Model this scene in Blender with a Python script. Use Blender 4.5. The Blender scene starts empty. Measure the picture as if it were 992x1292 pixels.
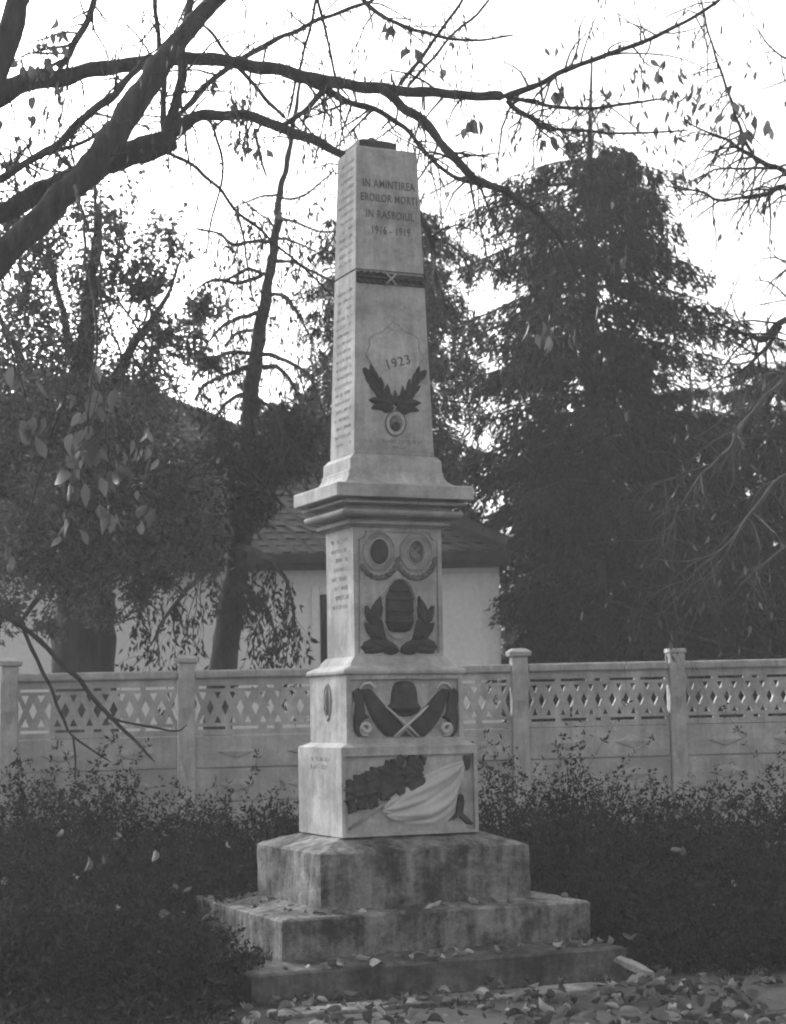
import bpy, bmesh, math, random
import numpy as np
from mathutils import Vector, Matrix, noise as mnoise

random.seed(7)
rng = np.random.default_rng(11)
R = math.radians
SC = bpy.context.scene
COL = SC.collection

# ------------------------------------------------------------------ camera, sky, sun, exposure
FPX, CXP, CYP = 2300.0, 496.0, 646.0            # focal length and centre of the 992 x 1292 print
EYE = Vector((0, 0, 1.6))
PITCH, ROLL = math.atan(255 / FPX), -0.0168
CAMROT = Matrix.Rotation(math.pi / 2 + PITCH, 3, 'X') @ Matrix.Rotation(ROLL, 3, 'Z')
cam_d = bpy.data.cameras.new('camera')
cam = bpy.data.objects.new('camera', cam_d)
COL.objects.link(cam)
cam.location = EYE
cam.rotation_euler = CAMROT.to_euler()
cam_d.sensor_fit = 'HORIZONTAL'
cam_d.sensor_width = 36
cam_d.lens = 36 * FPX / 992
cam_d.clip_start, cam_d.clip_end = 0.1, 2000
cam_d.dof.use_dof = True
cam_d.dof.focus_distance = 10.7
cam_d.dof.aperture_fstop = 4.5
SC.camera = cam

SUN_ELEV, SUN_AZ = R(28), R(-36)               # azimuth from +Y (the view direction), clockwise
world = bpy.data.worlds.new('World')
SC.world = world
world.use_nodes = True
nt = world.node_tree
sky = nt.nodes.new('ShaderNodeTexSky')
sky.sky_type = 'NISHITA'
sky.sun_disc = False
sky.sun_elevation = SUN_ELEV
sky.sun_rotation = SUN_AZ
sky.air_density, sky.dust_density, sky.ozone_density = 1.0, 8.0, 1.0
bw = nt.nodes.new('ShaderNodeRGBToBW')          # the print is black and white
nt.links.new(sky.outputs['Color'], bw.inputs[0])
nt.links.new(bw.outputs[0], nt.nodes['Background'].inputs['Color'])
nt.nodes['Background'].inputs['Strength'].default_value = 0.15

sun_d = bpy.data.lights.new('sun', 'SUN')
sun_d.energy = 0.5
sun_d.angle = R(22)
sun_d.color = (1, 1, 1)
sun = bpy.data.objects.new('sun', sun_d)
COL.objects.link(sun)
sdir = Vector((math.sin(SUN_AZ) * math.cos(SUN_ELEV), math.cos(SUN_AZ) * math.cos(SUN_ELEV), math.sin(SUN_ELEV)))
sun.rotation_euler = sdir.to_track_quat('Z', 'Y').to_euler()

SC.view_settings.view_transform = 'Standard'
SC.view_settings.look = 'None'
SC.view_settings.gamma = 1
SC.view_settings.use_curve_mapping = False
SC.view_settings.exposure = 1.60
SC.render.engine = 'CYCLES'
SC.cycles.pixel_filter_type = 'BLACKMAN_HARRIS'
SC.cycles.filter_width = 2.0
SC.cycles.use_denoising = True
SC.cycles.max_bounces = 6
SC.cycles.diffuse_bounces = 3
SC.cycles.glossy_bounces = 2
SC.cycles.transmission_bounces = 3
SC.cycles.volume_bounces = 1
HAZE = 0.0027  # density of the added haze that lifts the blacks

# ------------------------------------------------------------------ helpers
def at(px, py, Y):
    """world point seen at a place of the print, at distance Y along the view"""
    d = CAMROT @ Vector(((px - CXP) / FPX, -(py - CYP) / FPX, -1))
    return EYE + d * (Y / d.y)

MATS = {}
def mat(name, lo, hi=None, scale=6.0, rough=0.85, bump=0.0, bscale=None, bdist=0.01, detail=6, streak=1.0, spec=0.3, trans=0.0, contrast=(0.35, 0.65)):
    """grey procedural material: two tones mixed by noise, a finer mottling, and optional relief"""
    if name in MATS: return MATS[name]
    hi = lo if hi is None else hi
    m = bpy.data.materials.new(name); m.use_nodes = True
    n, l = m.node_tree.nodes, m.node_tree.links
    b = n['Principled BSDF']
    tc = n.new('ShaderNodeTexCoord'); mp = n.new('ShaderNodeMapping')
    mp.inputs['Scale'].default_value = (1, 1, 1 / streak)
    l.new(tc.outputs['Object'], mp.inputs['Vector'])
    nz = n.new('ShaderNodeTexNoise'); nz.inputs['Scale'].default_value = scale
    nz.inputs['Detail'].default_value = detail; nz.inputs['Roughness'].default_value = 0.62
    l.new(mp.outputs['Vector'], nz.inputs['Vector'])
    cr = n.new('ShaderNodeValToRGB')
    cr.color_ramp.elements[0].position, cr.color_ramp.elements[1].position = contrast
    cr.color_ramp.elements[0].color = (lo, lo, lo, 1); cr.color_ramp.elements[1].color = (hi, hi, hi, 1)
    l.new(nz.outputs['Fac'], cr.inputs['Fac'])
    nz2 = n.new('ShaderNodeTexNoise'); nz2.inputs['Scale'].default_value = scale * 9
    nz2.inputs['Detail'].default_value = 4
    l.new(tc.outputs['Object'], nz2.inputs['Vector'])
    mr = n.new('ShaderNodeMapRange'); mr.inputs[3].default_value = 0.82; mr.inputs[4].default_value = 1.18
    l.new(nz2.outputs['Fac'], mr.inputs[0])
    mx = n.new('ShaderNodeVectorMath'); mx.operation = 'SCALE'
    l.new(cr.outputs['Color'], mx.inputs[0]); l.new(mr.outputs[0], mx.inputs['Scale'])
    l.new(mx.outputs[0], b.inputs['Base Color'])
    b.inputs['Roughness'].default_value = rough
    b.inputs['Specular IOR Level'].default_value = spec
    if bump:
        bp = n.new('ShaderNodeBump'); bp.inputs['Strength'].default_value = bump; bp.inputs['Distance'].default_value = bdist
        nb = n.new('ShaderNodeTexNoise'); nb.inputs['Scale'].default_value = bscale or scale * 6; nb.inputs['Detail'].default_value = 6
        l.new(mp.outputs['Vector'], nb.inputs['Vector'])
        l.new(nb.outputs['Fac'], bp.inputs['Height']); l.new(bp.outputs[0], b.inputs['Normal'])
    if trans:
        tr = n.new('ShaderNodeBsdfTranslucent'); l.new(mx.outputs[0], tr.inputs['Color'])
        ms = n.new('ShaderNodeMixShader'); ms.inputs[0].default_value = trans
        l.new(b.outputs[0], ms.inputs[1]); l.new(tr.outputs[0], ms.inputs[2])
        l.new(ms.outputs[0], n['Material Output'].inputs['Surface'])
    MATS[name] = m
    return m

def leaf_mat(name, lo, hi, trans=0.3, rough=0.6, power=1.8, spec=0.3):
    """leaf tone varied leaf by leaf (random per island)"""
    if name in MATS: return MATS[name]
    m = bpy.data.materials.new(name); m.use_nodes = True
    n, l = m.node_tree.nodes, m.node_tree.links
    b = n['Principled BSDF']
    g = n.new('ShaderNodeNewGeometry'); mr = n.new('ShaderNodeMapRange')
    pw = n.new('ShaderNodeMath'); pw.operation = 'POWER'; pw.inputs[1].default_value = power
    l.new(g.outputs['Random Per Island'], pw.inputs[0]); l.new(pw.outputs[0], mr.inputs[0])
    mr.inputs[3].default_value = lo; mr.inputs[4].default_value = hi
    cb = n.new('ShaderNodeCombineColor')
    for k in range(3): l.new(mr.outputs[0], cb.inputs[k])
    l.new(cb.outputs[0], b.inputs['Base Color'])
    b.inputs['Roughness'].default_value = rough
    b.inputs['Specular IOR Level'].default_value = spec
    tr = n.new('ShaderNodeBsdfTranslucent'); l.new(cb.outputs[0], tr.inputs['Color'])
    ms = n.new('ShaderNodeMixShader'); ms.inputs[0].default_value = trans
    l.new(b.outputs[0], ms.inputs[1]); l.new(tr.outputs[0], ms.inputs[2])
    l.new(ms.outputs[0], n['Material Output'].inputs['Surface'])
    MATS[name] = m
    return m

def stained(name, lo, hi, k=1.0):
    """old concrete: broad damp patches, thin runs of dirt and lime down the faces, fine pitting"""
    m = bpy.data.materials.new(name); m.use_nodes = True
    n, l = m.node_tree.nodes, m.node_tree.links; b = n['Principled BSDF']
    tc = n.new('ShaderNodeTexCoord')
    def nz(scale, sc, detail=5, rough=0.6):
        mp = n.new('ShaderNodeMapping'); mp.inputs['Scale'].default_value = sc; l.new(tc.outputs['Object'], mp.inputs['Vector'])
        t = n.new('ShaderNodeTexNoise'); t.inputs['Scale'].default_value = scale; t.inputs['Detail'].default_value = detail; t.inputs['Roughness'].default_value = rough
        l.new(mp.outputs[0], t.inputs['Vector']); return t.outputs['Fac']
    def op(o, a_, b_):
        t = n.new('ShaderNodeMath'); t.operation = o
        for i, q in enumerate((a_, b_)):
            if isinstance(q, (int, float)): t.inputs[i].default_value = q
            else: l.new(q, t.inputs[i])
        return t.outputs[0]
    f = op('ADD', op('MULTIPLY', nz(3.2, (1, 1, 1.3), 8, 0.7), 0.55), op('ADD', op('MULTIPLY', nz(16, (1, 1, 0.14), 4), 0.25), op('MULTIPLY', nz(38, (1, 1, 1), 6, 0.75), 0.20)))
    cr = n.new('ShaderNodeValToRGB'); e = cr.color_ramp.elements
    e[0].position, e[1].position = 0.43, 0.62; e[0].color = (lo, lo, lo, 1); e[1].color = (hi, hi, hi, 1)
    q = e.new(0.50); q.color = ((lo * 2 + hi) / 3,) * 3 + (1,)
    l.new(f, cr.inputs[0]); l.new(cr.outputs[0], b.inputs['Base Color'])
    b.inputs['Roughness'].default_value = 0.93; b.inputs['Specular IOR Level'].default_value = 0.2
    bp = n.new('ShaderNodeBump'); bp.inputs['Strength'].default_value = 0.7 * k; bp.inputs['Distance'].default_value = 0.012
    l.new(nz(30, (1, 1, 1), 8, 0.7), bp.inputs['Height']); l.new(bp.outputs[0], b.inputs['Normal'])
    return m
STONE = stained('monument stone', 0.29, 0.59, 0.4)
STONE_L = mat('pale carved stone', 0.46, 0.58, 6.0, 0.85, 0.2, 45)
STONE_D = mat('weathered and shade toned stone', 0.20, 0.36, 6.0, 0.85, 0.3, 40, streak=0.6)  # dark tone paints shade into the cornice; also used on weathered pieces
STEPM = stained('stained step concrete', 0.04, 0.36)
STEPD = stained('damp mossy step concrete', 0.035, 0.19)
BRONZE = mat('dark patinated relief', 0.024, 0.058, 16, 0.6, 0.5, 60, spec=0.4)
INK = mat('painted lettering', 0.09, 0.19, 30, 0.9)
INKL = mat('faded lettering', 0.34, 0.48, 40, 0.9)
INK2 = mat('weathered small lettering', 0.17, 0.25, 40, 0.9)
CONC = stained('precast fence concrete', 0.34, 0.66, 0.6)
CONC_D = stained('older fence concrete', 0.32, 0.60, 0.6)
PLASTER = mat('lime plaster', 0.78, 0.86, 2.2, 0.9, 0.15, 40, streak=3)
TILE = mat('old roof tile', 0.028, 0.058, 3, 0.9, 0.3, 25)
WOODD = mat('dark timber', 0.03, 0.05, 6, 0.8)
GLASSD = mat('window glass', 0.015, 0.02, 2, 0.1, spec=0.5)
SOIL = mat('bare soil', 0.04, 0.08, 3, 0.95, 0.8, 18)
BARK = mat('tree bark', 0.025, 0.07, 11, 0.95, 0.9, 26, bdist=0.03, streak=4, spec=0.15)
BARK_P = mat('pale dry bark', 0.055, 0.10, 9, 0.9, 0.5, 30, streak=3)
LEAF_T = leaf_mat('broadleaf foliage', 0.06, 0.16, 0.4)
LEAF_B = leaf_mat('big hanging leaf', 0.07, 0.16, 0.35)
LEAF_S = leaf_mat('shrub foliage', 0.018, 0.055, 0.1, 0.9, 2.2, 0.08)
LEAF_D = leaf_mat('dead leaf', 0.05, 0.50, 0.2, 0.8, 4.0)
NEEDLE = leaf_mat('spruce needles', 0.02, 0.05, 0.08, 0.9, 1.8, 0.1)
PODS = leaf_mat('seed pod', 0.05, 0.10, 0.1)

def mesh_obj(name, verts, faces, material, parent=None, smooth=False):
    me = bpy.data.meshes.new(name)
    me.from_pydata([tuple(v) for v in verts], [], faces)
    me.update()
    if smooth:
        me.polygons.foreach_set('use_smooth', np.ones(len(me.polygons), bool))
    me.materials.append(material)
    o = bpy.data.objects.new(name, me); COL.objects.link(o)
    if parent:
        o.parent = parent
        if name in STUFFY: o['kind'] = 'stuff'
    return o

def tag(o, label, cat, group=None, kind=None):
    if label: o['label'] = label
    if cat: o['category'] = cat
    if group: o['group'] = group
    if kind: o['kind'] = kind
    return o

def thing(name, label, cat, loc=(0, 0, 0), rotz=0.0, group=None):
    o = bpy.data.objects.new(name, None); COL.objects.link(o)
    o.empty_display_size = 0.2
    o.location = loc; o.rotation_euler = (0, 0, rotz)
    return tag(o, label, cat, group)

def bevel(o, w=0.006, seg=2):
    m = o.modifiers.new('soft edges', 'BEVEL'); m.width = w; m.segments = seg; m.limit_method = 'ANGLE'
    return o

STUFFY = {'twigs', 'leaf_stalks', 'lower_twigs', 'seed_pods', 'hanging_leaves', 'foliage', 'lower_foliage', 'needles', 'boughs', 'stems', 'drooping_shoots', 'worn_names', 'worn_lettering', 'hip_tiles'}
class MB:
    def __init__(s): s.v, s.f = [], []
    def add(s, vs, fs):
        n = len(s.v); s.v += [tuple(p) for p in vs]; s.f += [tuple(i + n for i in f) for f in fs]
    def box(s, x0, x1, y0, y1, z0, z1):
        s.frustum((x0, x1, y0, y1), (x0, x1, y0, y1), z0, z1)
    def frustum(s, a, b, z0, z1):
        vs = [(a[0], a[2], z0), (a[1], a[2], z0), (a[1], a[3], z0), (a[0], a[3], z0),
              (b[0], b[2], z1), (b[1], b[2], z1), (b[1], b[3], z1), (b[0], b[3], z1)]
        s.add(vs, [(3, 2, 1, 0), (4, 5, 6, 7), (0, 1, 5, 4), (1, 2, 6, 5), (2, 3, 7, 6), (3, 0, 4, 7)])
    def rings(s, prof):
        """stacked rectangles (half width u, half depth v, z), closed at both ends"""
        n0 = len(s.v); vs, fs = [], []
        for hu, hv, z in prof: vs += [(-hu, -hv, z), (hu, -hv, z), (hu, hv, z), (-hu, hv, z)]
        for k in range(len(prof) - 1):
            for i in range(4):
                j = (i + 1) % 4; fs.append((4 * k + i, 4 * k + j, 4 * k + 4 + j, 4 * k + 4 + i))
        fs += [(3, 2, 1, 0), tuple(4 * (len(prof) - 1) + i for i in range(4))]
        s.add(vs, fs)
    def tube(s, pts, rad, seg=8, cap=True):
        pts = [Vector(p) for p in pts]; n = len(pts)
        ref = Vector((0.13, 0.97, 0.2)); vs, fs = [], []
        for i, p in enumerate(pts):
            t = (pts[min(i + 1, n - 1)] - pts[max(i - 1, 0)])
            t = t.normalized() if t.length > 1e-9 else Vector((0, 0, 1))
            x = ref - t * ref.dot(t)
            x = x.normalized() if x.length > 1e-4 else t.orthogonal().normalized()
            y = t.cross(x); ref = x
            for k in range(seg):
                a = 2 * math.pi * k / seg
                vs.append(p + (x * math.cos(a) + y * math.sin(a)) * rad[i])
        for i in range(n - 1):
            for k in range(seg):
                j = (k + 1) % seg
                fs.append((i * seg + k, i * seg + j, (i + 1) * seg + j, (i + 1) * seg + k))
        if cap:
            fs += [tuple(reversed(range(seg))), tuple((n - 1) * seg + k for k in range(seg))]
        s.add(vs, fs)
    def build(s, name, material, parent=None, smooth=False):
        return mesh_obj(name, s.v, s.f, material, parent, smooth)

def spline(pts, step=4):
    """Catmull-Rom through rows of any width (position + radius)"""
    P = [np.array(p, float) for p in pts]
    P = [2 * P[0] - P[1]] + P + [2 * P[-1] - P[-2]]
    out = []
    for i in range(1, len(P) - 2):
        for k in range(step):
            t = k / step; a, b, c, d = P[i - 1:i + 3]
            out.append(0.5 * (2 * b + (c - a) * t + (2 * a - 5 * b + 4 * c - d) * t * t + (3 * b - a - 3 * c + d) * t ** 3))
    out.append(P[-2])
    return out

def leaves_obj(name, pos, dirs, lens, wids, material, parent=None, fold=0.25, seed=0):
    """many small pointed leaves in one mesh: 4 corners each, folded along the midrib"""
    pos = np.asarray(pos, float); n = len(pos)
    r = np.random.default_rng(seed)
    d = np.asarray(dirs, float); d = d / (np.linalg.norm(d, axis=1, keepdims=True) + 1e-9)
    q = r.normal(size=(n, 3)); s = np.cross(d, q); s /= (np.linalg.norm(s, axis=1, keepdims=True) + 1e-9)
    nn = np.cross(d, s)
    L = np.asarray(lens, float).reshape(-1, 1) * np.ones((n, 1)); W = np.asarray(wids, float).reshape(-1, 1) * np.ones((n, 1))
    mid = pos + d * L * 0.45
    v = np.empty((n, 4, 3))
    v[:, 0] = pos; v[:, 2] = pos + d * L - nn * L * 0.12
    v[:, 1] = mid + s * W * 0.5 + nn * W * fold; v[:, 3] = mid - s * W * 0.5 + nn * W * fold
    me = bpy.data.meshes.new(name)
    me.vertices.add(4 * n); me.vertices.foreach_set('co', v.reshape(-1))
    tri = (np.arange(n)[:, None] * 4 + np.array([0, 1, 2, 0, 2, 3])).reshape(-1).astype(np.int32)
    me.loops.add(6 * n); me.loops.foreach_set('vertex_index', tri)
    me.polygons.add(2 * n); me.polygons.foreach_set('loop_start', np.arange(0, 6 * n, 3, dtype=np.int32))
    me.update(calc_edges=True)
    me.materials.append(material)
    o = bpy.data.objects.new(name, me); COL.objects.link(o)
    if parent:
        o.parent = parent
        if name in STUFFY: o['kind'] = 'stuff'
    return o

def broad_leaves(name, pos, dirs, sizes, material, parent=None, seed=0, width=0.66):
    """large single leaves with a rounded outline, a midrib fold and a drooping tip"""
    r = random.Random(seed); V, Fc = [], []
    for p, d, L in zip(pos, dirs, sizes):
        k0 = r.uniform(0.35, 0.62)
        prof = [(-0.35, 0.03), (0.0, 0.05), (0.12, k0), (0.30, 0.6 + k0 * 0.55), (0.52, 0.92), (0.74, 0.60), (0.90, 0.24), (1.0, 0.02)]
        d = Vector(d).normalized(); s = d.cross(Vector((r.gauss(0, 1), r.gauss(0, 1), r.gauss(0, 0.3)))).normalized(); n = d.cross(s)
        cup, bend, tw = r.uniform(-0.5, 0.8), r.uniform(-0.5, 0.6), r.uniform(-1.2, 1.2); b = len(V)
        W = L * width * r.uniform(0.75, 1.1)
        for t, w in prof:
            c = Vector(p) + d * L * t + n * L * bend * t * t
            for q in (-1, 0, 1):
                V.append(tuple(c + s * q * w * W * 0.5 * (1 + 0.14 * r.gauss(0, 1)) + n * (abs(q) * w * W * 0.5 * cup + q * w * W * tw * (t - 0.4) * 0.5)))
        for i in range(len(prof) - 1):
            for j in (0, 1):
                q = b + i * 3 + j; Fc.append((q, q + 3, q + 4, q + 1))
    return mesh_obj(name, V, Fc, material, parent, True)

# ------------------------------------------------------------------ ground
def ground_z(x, y):
    return 0.115 + 0.03 * mnoise.noise(Vector((x * 0.6, y * 0.6, 0))) + 0.012 * mnoise.noise(Vector((x * 3, y * 3, 4)))

def build_ground():
    xs = list(np.concatenate([[-600, -200, -80, -30, -14], np.arange(-8, 8.01, 0.2), [14, 30, 80, 200, 600]]))
    ys = list(np.concatenate([[-300, -80, -30, -8, 0, 4], np.arange(7, 15.01, 0.2), [18, 24, 36, 60, 120, 300, 900]]))
    vs = [(x, y, ground_z(x, y) if abs(x) < 9 and 6 < y < 16 else 0.10) for y in ys for x in xs]
    w = len(xs)
    fs = [(j * w + i, j * w + i + 1, (j + 1) * w + i + 1, (j + 1) * w + i) for j in range(len(ys) - 1) for i in range(w - 1)]
    o = mesh_obj('ground', vs, fs, SOIL, smooth=True)
    o['kind'] = 'structure'
build_ground()

# ------------------------------------------------------------------ monument
MON_A = R(23.8)
MON = Vector((-0.0625, 10.991, 0.0))
UX = Vector((math.cos(MON_A), math.sin(MON_A), 0)); VX = Vector((-math.sin(MON_A), math.cos(MON_A), 0))
mon = thing('war_monument', 'tall pale stone war memorial obelisk on a stepped base', 'monument', MON, MON_A)

def shaft_hv(z):
    return 0.194 + (0.155 - 0.194) * (z - 3.141) / (5.047 - 3.141)
def shaft_hu(z):
    return 0.262 + (0.202 - 0.262) * (z - 3.141) / (5.047 - 3.141)
HV = {'block1': lambda z: 0.346 - 0.022, 'block2': lambda z: 0.289 - 0.022, 'die': lambda z: 0.215 - 0.010, 'shaft': shaft_hv}

def face(px, py, part):
    """(s, z) on the front face of a tier, read off the print"""
    z = 3.0
    d = CAMROT @ Vector(((px - CXP) / FPX, -(py - CYP) / FPX, -1))
    for _ in range(4):
        q = MON - VX * HV[part](z)
        t = (q - EYE).dot(VX) / d.dot(VX)
        p = EYE + d * t; z = p.z
    return ((p - MON).dot(UX), p.z)

def F(part, s, z, p): return (s, -HV[part](z) - p, z)

def block(name, prof, material=STONE, bw_=0.006):
    mb = MB(); mb.rings(prof); return bevel(mb.build(name, material, mon), bw_)

# steps (their tops weather outwards)
def worn(o, amp=0.016, cuts=14):
    bm = bmesh.new(); bm.from_mesh(o.data)
    bmesh.ops.subdivide_edges(bm, edges=bm.edges[:], cuts=cuts, use_grid_fill=True)
    for v in bm.verts:
        n = mnoise.noise(v.co * 4.0) * 0.7 + mnoise.noise(v.co * 13.0) * 0.4
        v.co += v.normal * amp * n
    bm.to_mesh(o.data); bm.free()
    return o
def step(x0, x1, y0, y1, z0, z1, zin, inset, m=STEPM):
    """one step block; its tread rises slightly from the worn edge towards the pedestal"""
    hu, hv = (x1 - x0) / 2, (y1 - y0) / 2
    o = block('step', [(hu, hv, z0), (hu, hv, z1 - 0.012), (hu - 0.02, hv - 0.02, z1), (hu - inset, hv - inset, zin)], m, 0.01)
    o.location = ((x0 + x1) / 2, (y0 + y1) / 2, 0)
    worn(o)
step(-1.22, 1.00, -1.03, 1.05, -0.15, 0.28, 0.302, 0.42, STEPD)
step(-0.94, 0.96, -0.71, 0.86, 0.26, 0.51, 0.535, 0.36)
step(-0.63, 0.68, -0.50, 0.54, 0.50, 0.84, 0.915, 0.24)

def panelled(name, hu, hv, z0, z1, fl, fr, ft, fb, depth, top=None, notch=0.0):
    """a block whose front has a sunk panel: core set back, four frame pieces butted round it"""
    mb = MB()
    yf = -hv
    mb.box(-hu, hu, yf + depth, hv, z0, z1)
    mb.box(-hu, -hu + fl, yf, yf + depth, z0, z1)
    mb.box(hu - fr, hu, yf, yf + depth, z0, z1)
    mb.box(-hu + fl, hu - fr, yf, yf + depth, z1 - ft, z1)
    mb.box(-hu + fl, hu - fr, yf, yf + depth, z0, z0 + fb)
    if notch:
        for sx in (-1, 1):
            xc = -hu + fl if sx < 0 else hu - fr
            pts = [(xc, z1 - ft)] + [(xc - sx * notch * math.cos(a), z1 - ft - notch * math.sin(a)) for a in np.linspace(0, math.pi / 2, 6)]
            n = len(pts)
            mb.add([(x, yf, z) for x, z in pts] + [(x, yf + depth, z) for x, z in pts],
                   [tuple(range(n)) if sx > 0 else tuple(reversed(range(n)))] + [(i, i + 1, n + i + 1, n + i) for i in range(n - 1)])
    return mb.build(name, STONE, mon)

panelled('pedestal_block', 0.433, 0.346, 0.905, 1.408, 0.022, 0.022, 0.045, 0.018, 0.022)
block('pedestal_ledge', [(0.4325, 0.3455, 1.4082), (0.430, 0.343, 1.414), (0.378, 0.291, 1.437)], STONE, 0.004)
panelled('pedestal_block', 0.374, 0.289, 1.4372, 1.828, 0.028, 0.028, 0.024, 0.022, 0.022)
block('base_moulding', [(0.376, 0.291, 1.8282), (0.392, 0.305, 1.836), (0.394, 0.307, 1.852), (0.384, 0.299, 1.864), (0.33, 0.255, 1.886), (0.322, 0.247, 1.905), (0.296, 0.222, 1.938)], STONE, 0.003)
panelled('die', 0.287, 0.215, 1.9382, 2.70, 0.026, 0.026, 0.022, 0.016, 0.010, notch=0.05)
block('cornice', [(0.296, 0.224, 2.7002), (0.302, 0.230, 2.712), (0.330, 0.258, 2.716), (0.332, 0.260, 2.738), (0.308, 0.236, 2.741), (0.308, 0.236, 2.757), (0.372, 0.300, 2.760), (0.386, 0.316, 2.768), (0.392, 0.322, 2.782), (0.386, 0.316, 2.797),
                  (0.338, 0.268, 2.801), (0.338, 0.268, 2.826), (0.398, 0.328, 2.832), (0.402, 0.332, 2.846), (0.368, 0.298, 2.849), (0.368, 0.298, 2.866)], STONE_D, 0.003)  # darker stone than the slab, deepening the shadow bands by colour
block('cornice_slab', [(0.443, 0.358, 2.8662), (0.443, 0.358, 2.94), (0.438, 0.353, 2.949)], STONE, 0.005)
flare = [(0.385, 0.30, 2.9492)]
for t in np.linspace(0, 1, 9):
    a = t * math.pi / 2
    flare.append((0.385 - 0.078 * math.sin(a), 0.298 - 0.078 * math.sin(a), 2.955 + 0.085 * (1 - math.cos(a))))
flare += [(0.299, 0.22, 3.044), (0.297, 0.218, 3.112), (shaft_hu(3.141) + 0.006, shaft_hv(3.141) + 0.006, 3.1408)]
block('shaft_plinth', flare, STONE, 0.002)
block('shaft', [(shaft_hu(3.141), shaft_hv(3.141), 3.141), (shaft_hu(4.262), shaft_hv(4.262), 4.262)], STONE, 0.005)
block('shaft_joint', [(shaft_hu(4.266) - 0.010, shaft_hv(4.266) - 0.010, 4.2622), (shaft_hu(4.27) - 0.010, shaft_hv(4.27) - 0.010, 4.2718)], STONE_D, 0.001)
block('shaft', [(shaft_hu(4.272), shaft_hv(4.272), 4.272), (shaft_hu(5.04), shaft_hv(5.04), 5.037), (shaft_hu(5.04) - 0.006, shaft_hv(5.04) - 0.006, 5.044)], STONE, 0.004)
# the broken bronze seat on the very top
mb = MB()
mb.box(-0.165, 0.085, -0.115, 0.11, 5.0442, 5.098)
mb.frustum((-0.15, 0.078, -0.10, 0.095), (-0.13, 0.06, -0.085, 0.08), 5.0982, 5.113)
mb.frustum((-0.07, -0.015, -0.04, 0.02), (-0.058, -0.028, -0.03, 0.01), 5.1132, 5.145)
worn(bevel(mb.build('broken_cap', BRONZE, mon), 0.004), 0.006, 3)

# ---- reliefs
def relief(name, part, pts, depth, material, parent=mon, inset=0.72, base=0.001, smooth=False):
    """outline on a front face raised with a rounded shoulder"""
    pts = [(a, b) for a, b in pts]
    area = sum(pts[i][0] * pts[(i + 1) % len(pts)][1] - pts[(i + 1) % len(pts)][0] * pts[i][1] for i in range(len(pts)))
    if area < 0: pts = pts[::-1]
    n = len(pts); cx = sum(p[0] for p in pts) / n; cz = sum(p[1] for p in pts) / n
    vs = []
    for k, d in ((1.0, -base), (1.0, depth * 0.45), (0.5 + inset / 2, depth * 0.85), (inset, depth)):
        vs += [F(part, cx + (x - cx) * k, cz + (z - cz) * k, d) for x, z in pts]
    fs = []
    for r in range(3):
        for i in range(n):
            j = (i + 1) % n; fs.append((r * n + i, r * n + j, (r + 1) * n + j, (r + 1) * n + i))
    fs.append(tuple(3 * n + i for i in range(n)))
    return mesh_obj(name, vs, fs, material, parent, smooth)

def px_relief(name, part, pxpts, depth, material, o=(0, 0), k=1.0, **kw):
    return relief(name, part, [face(o[0] + x / k, o[1] + y / k, part) for x, y in pxpts], depth, material, **kw)

def leaf_relief(name, part, s, z, ang, L, W, h, material, parent=mon, lobes=0):
    """one carved leaf: pointed outline, raised midrib"""
    ca, sa = math.cos(ang), math.sin(ang)
    out = []
    N = 7
    for side in (1, -1):
        rngk = range(N + 1) if side > 0 else range(N - 1, 0, -1)
        for k in rngk:
            t = k / N; w = W * 0.5 * math.sin(math.pi * min(1, t ** 0.85)) ** 0.8
            if lobes: w *= 1 + 0.28 * math.cos(t * lobes * math.pi * 2)
            out.append((t * L, side * w))
    n = len(out)
    tr = lambda x, y: (s + x * ca - y * sa, z + x * sa + y * ca)
    vs = [F(part, *tr(x, y), -0.001) for x, y in out] + [F(part, *tr(x, y * 0.85), h * 0.6) for x, y in out]
    mids = [F(part, *tr(L * t, 0), h) for t in (0.12, 0.4, 0.7, 0.95)]
    vs += mids; m0 = 2 * n
    fs = [(i, (i + 1) % n, n + (i + 1) % n, n + i) for i in range(n)]
    idx = lambda k: m0 + min(3, max(0, int(round((k / N) * 3.3 - 0.2))))
    def tri(a, b, c):
        if len({a, b, c}) == 3: fs.append((a, b, c))
    for i in range(n):
        j = (i + 1) % n
        ki = i if i <= N else 2 * N - i; kj = j if j <= N else 2 * N - j
        tri(n + i, n + j, idx(kj))
        if idx(ki) != idx(kj): tri(n + i, idx(kj), idx(ki))
    o = mesh_obj(name, vs, fs, material, parent)
    return o

def fp(part, o, k):
    return lambda x, y: face(o[0] + x / k, o[1] + y / k, part)

# lowest block: oak branch, flag on its staff, tassel
g = fp('block1', (430, 940), 5.51)
k1 = (g(600, 300)[0] - g(100, 300)[0]) / 500        # metres per print unit here
def leaves_on(part, g, k, rows, L, W, h, material, name='laurel_leaf', jit=0.0, lobes=0):
    for (x, y, ang, sc) in rows:
        s, z = g(x, y)
        leaf_relief(name, part, s, z, R(ang), L * sc * k, W * sc * k, h * random.uniform(0.8, 1.15), material, lobes=lobes)
spine = [(85, 355), (160, 330), (240, 300), (330, 260), (420, 225), (500, 205), (560, 195)]
rows = []
for i, (x, y) in enumerate(spine):
    for off, ang, sc in ((-92, 120, 0.8), (-60, 145, 1.0), (-22, 172, 1.05), (22, 200, 1.05), (62, 232, 0.95)):
        rows.append((x + random.uniform(5, 30), y + off * (0.55 + 0.35 * math.sin(i / 6 * math.pi)) + random.uniform(-6, 6), ang + random.uniform(-14, 14), sc * random.uniform(0.85, 1.1)))
leaves_on('block1', g, k1, rows, 100, 84, 0.022, BRONZE, 'oak_leaf', lobes=2)
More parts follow.
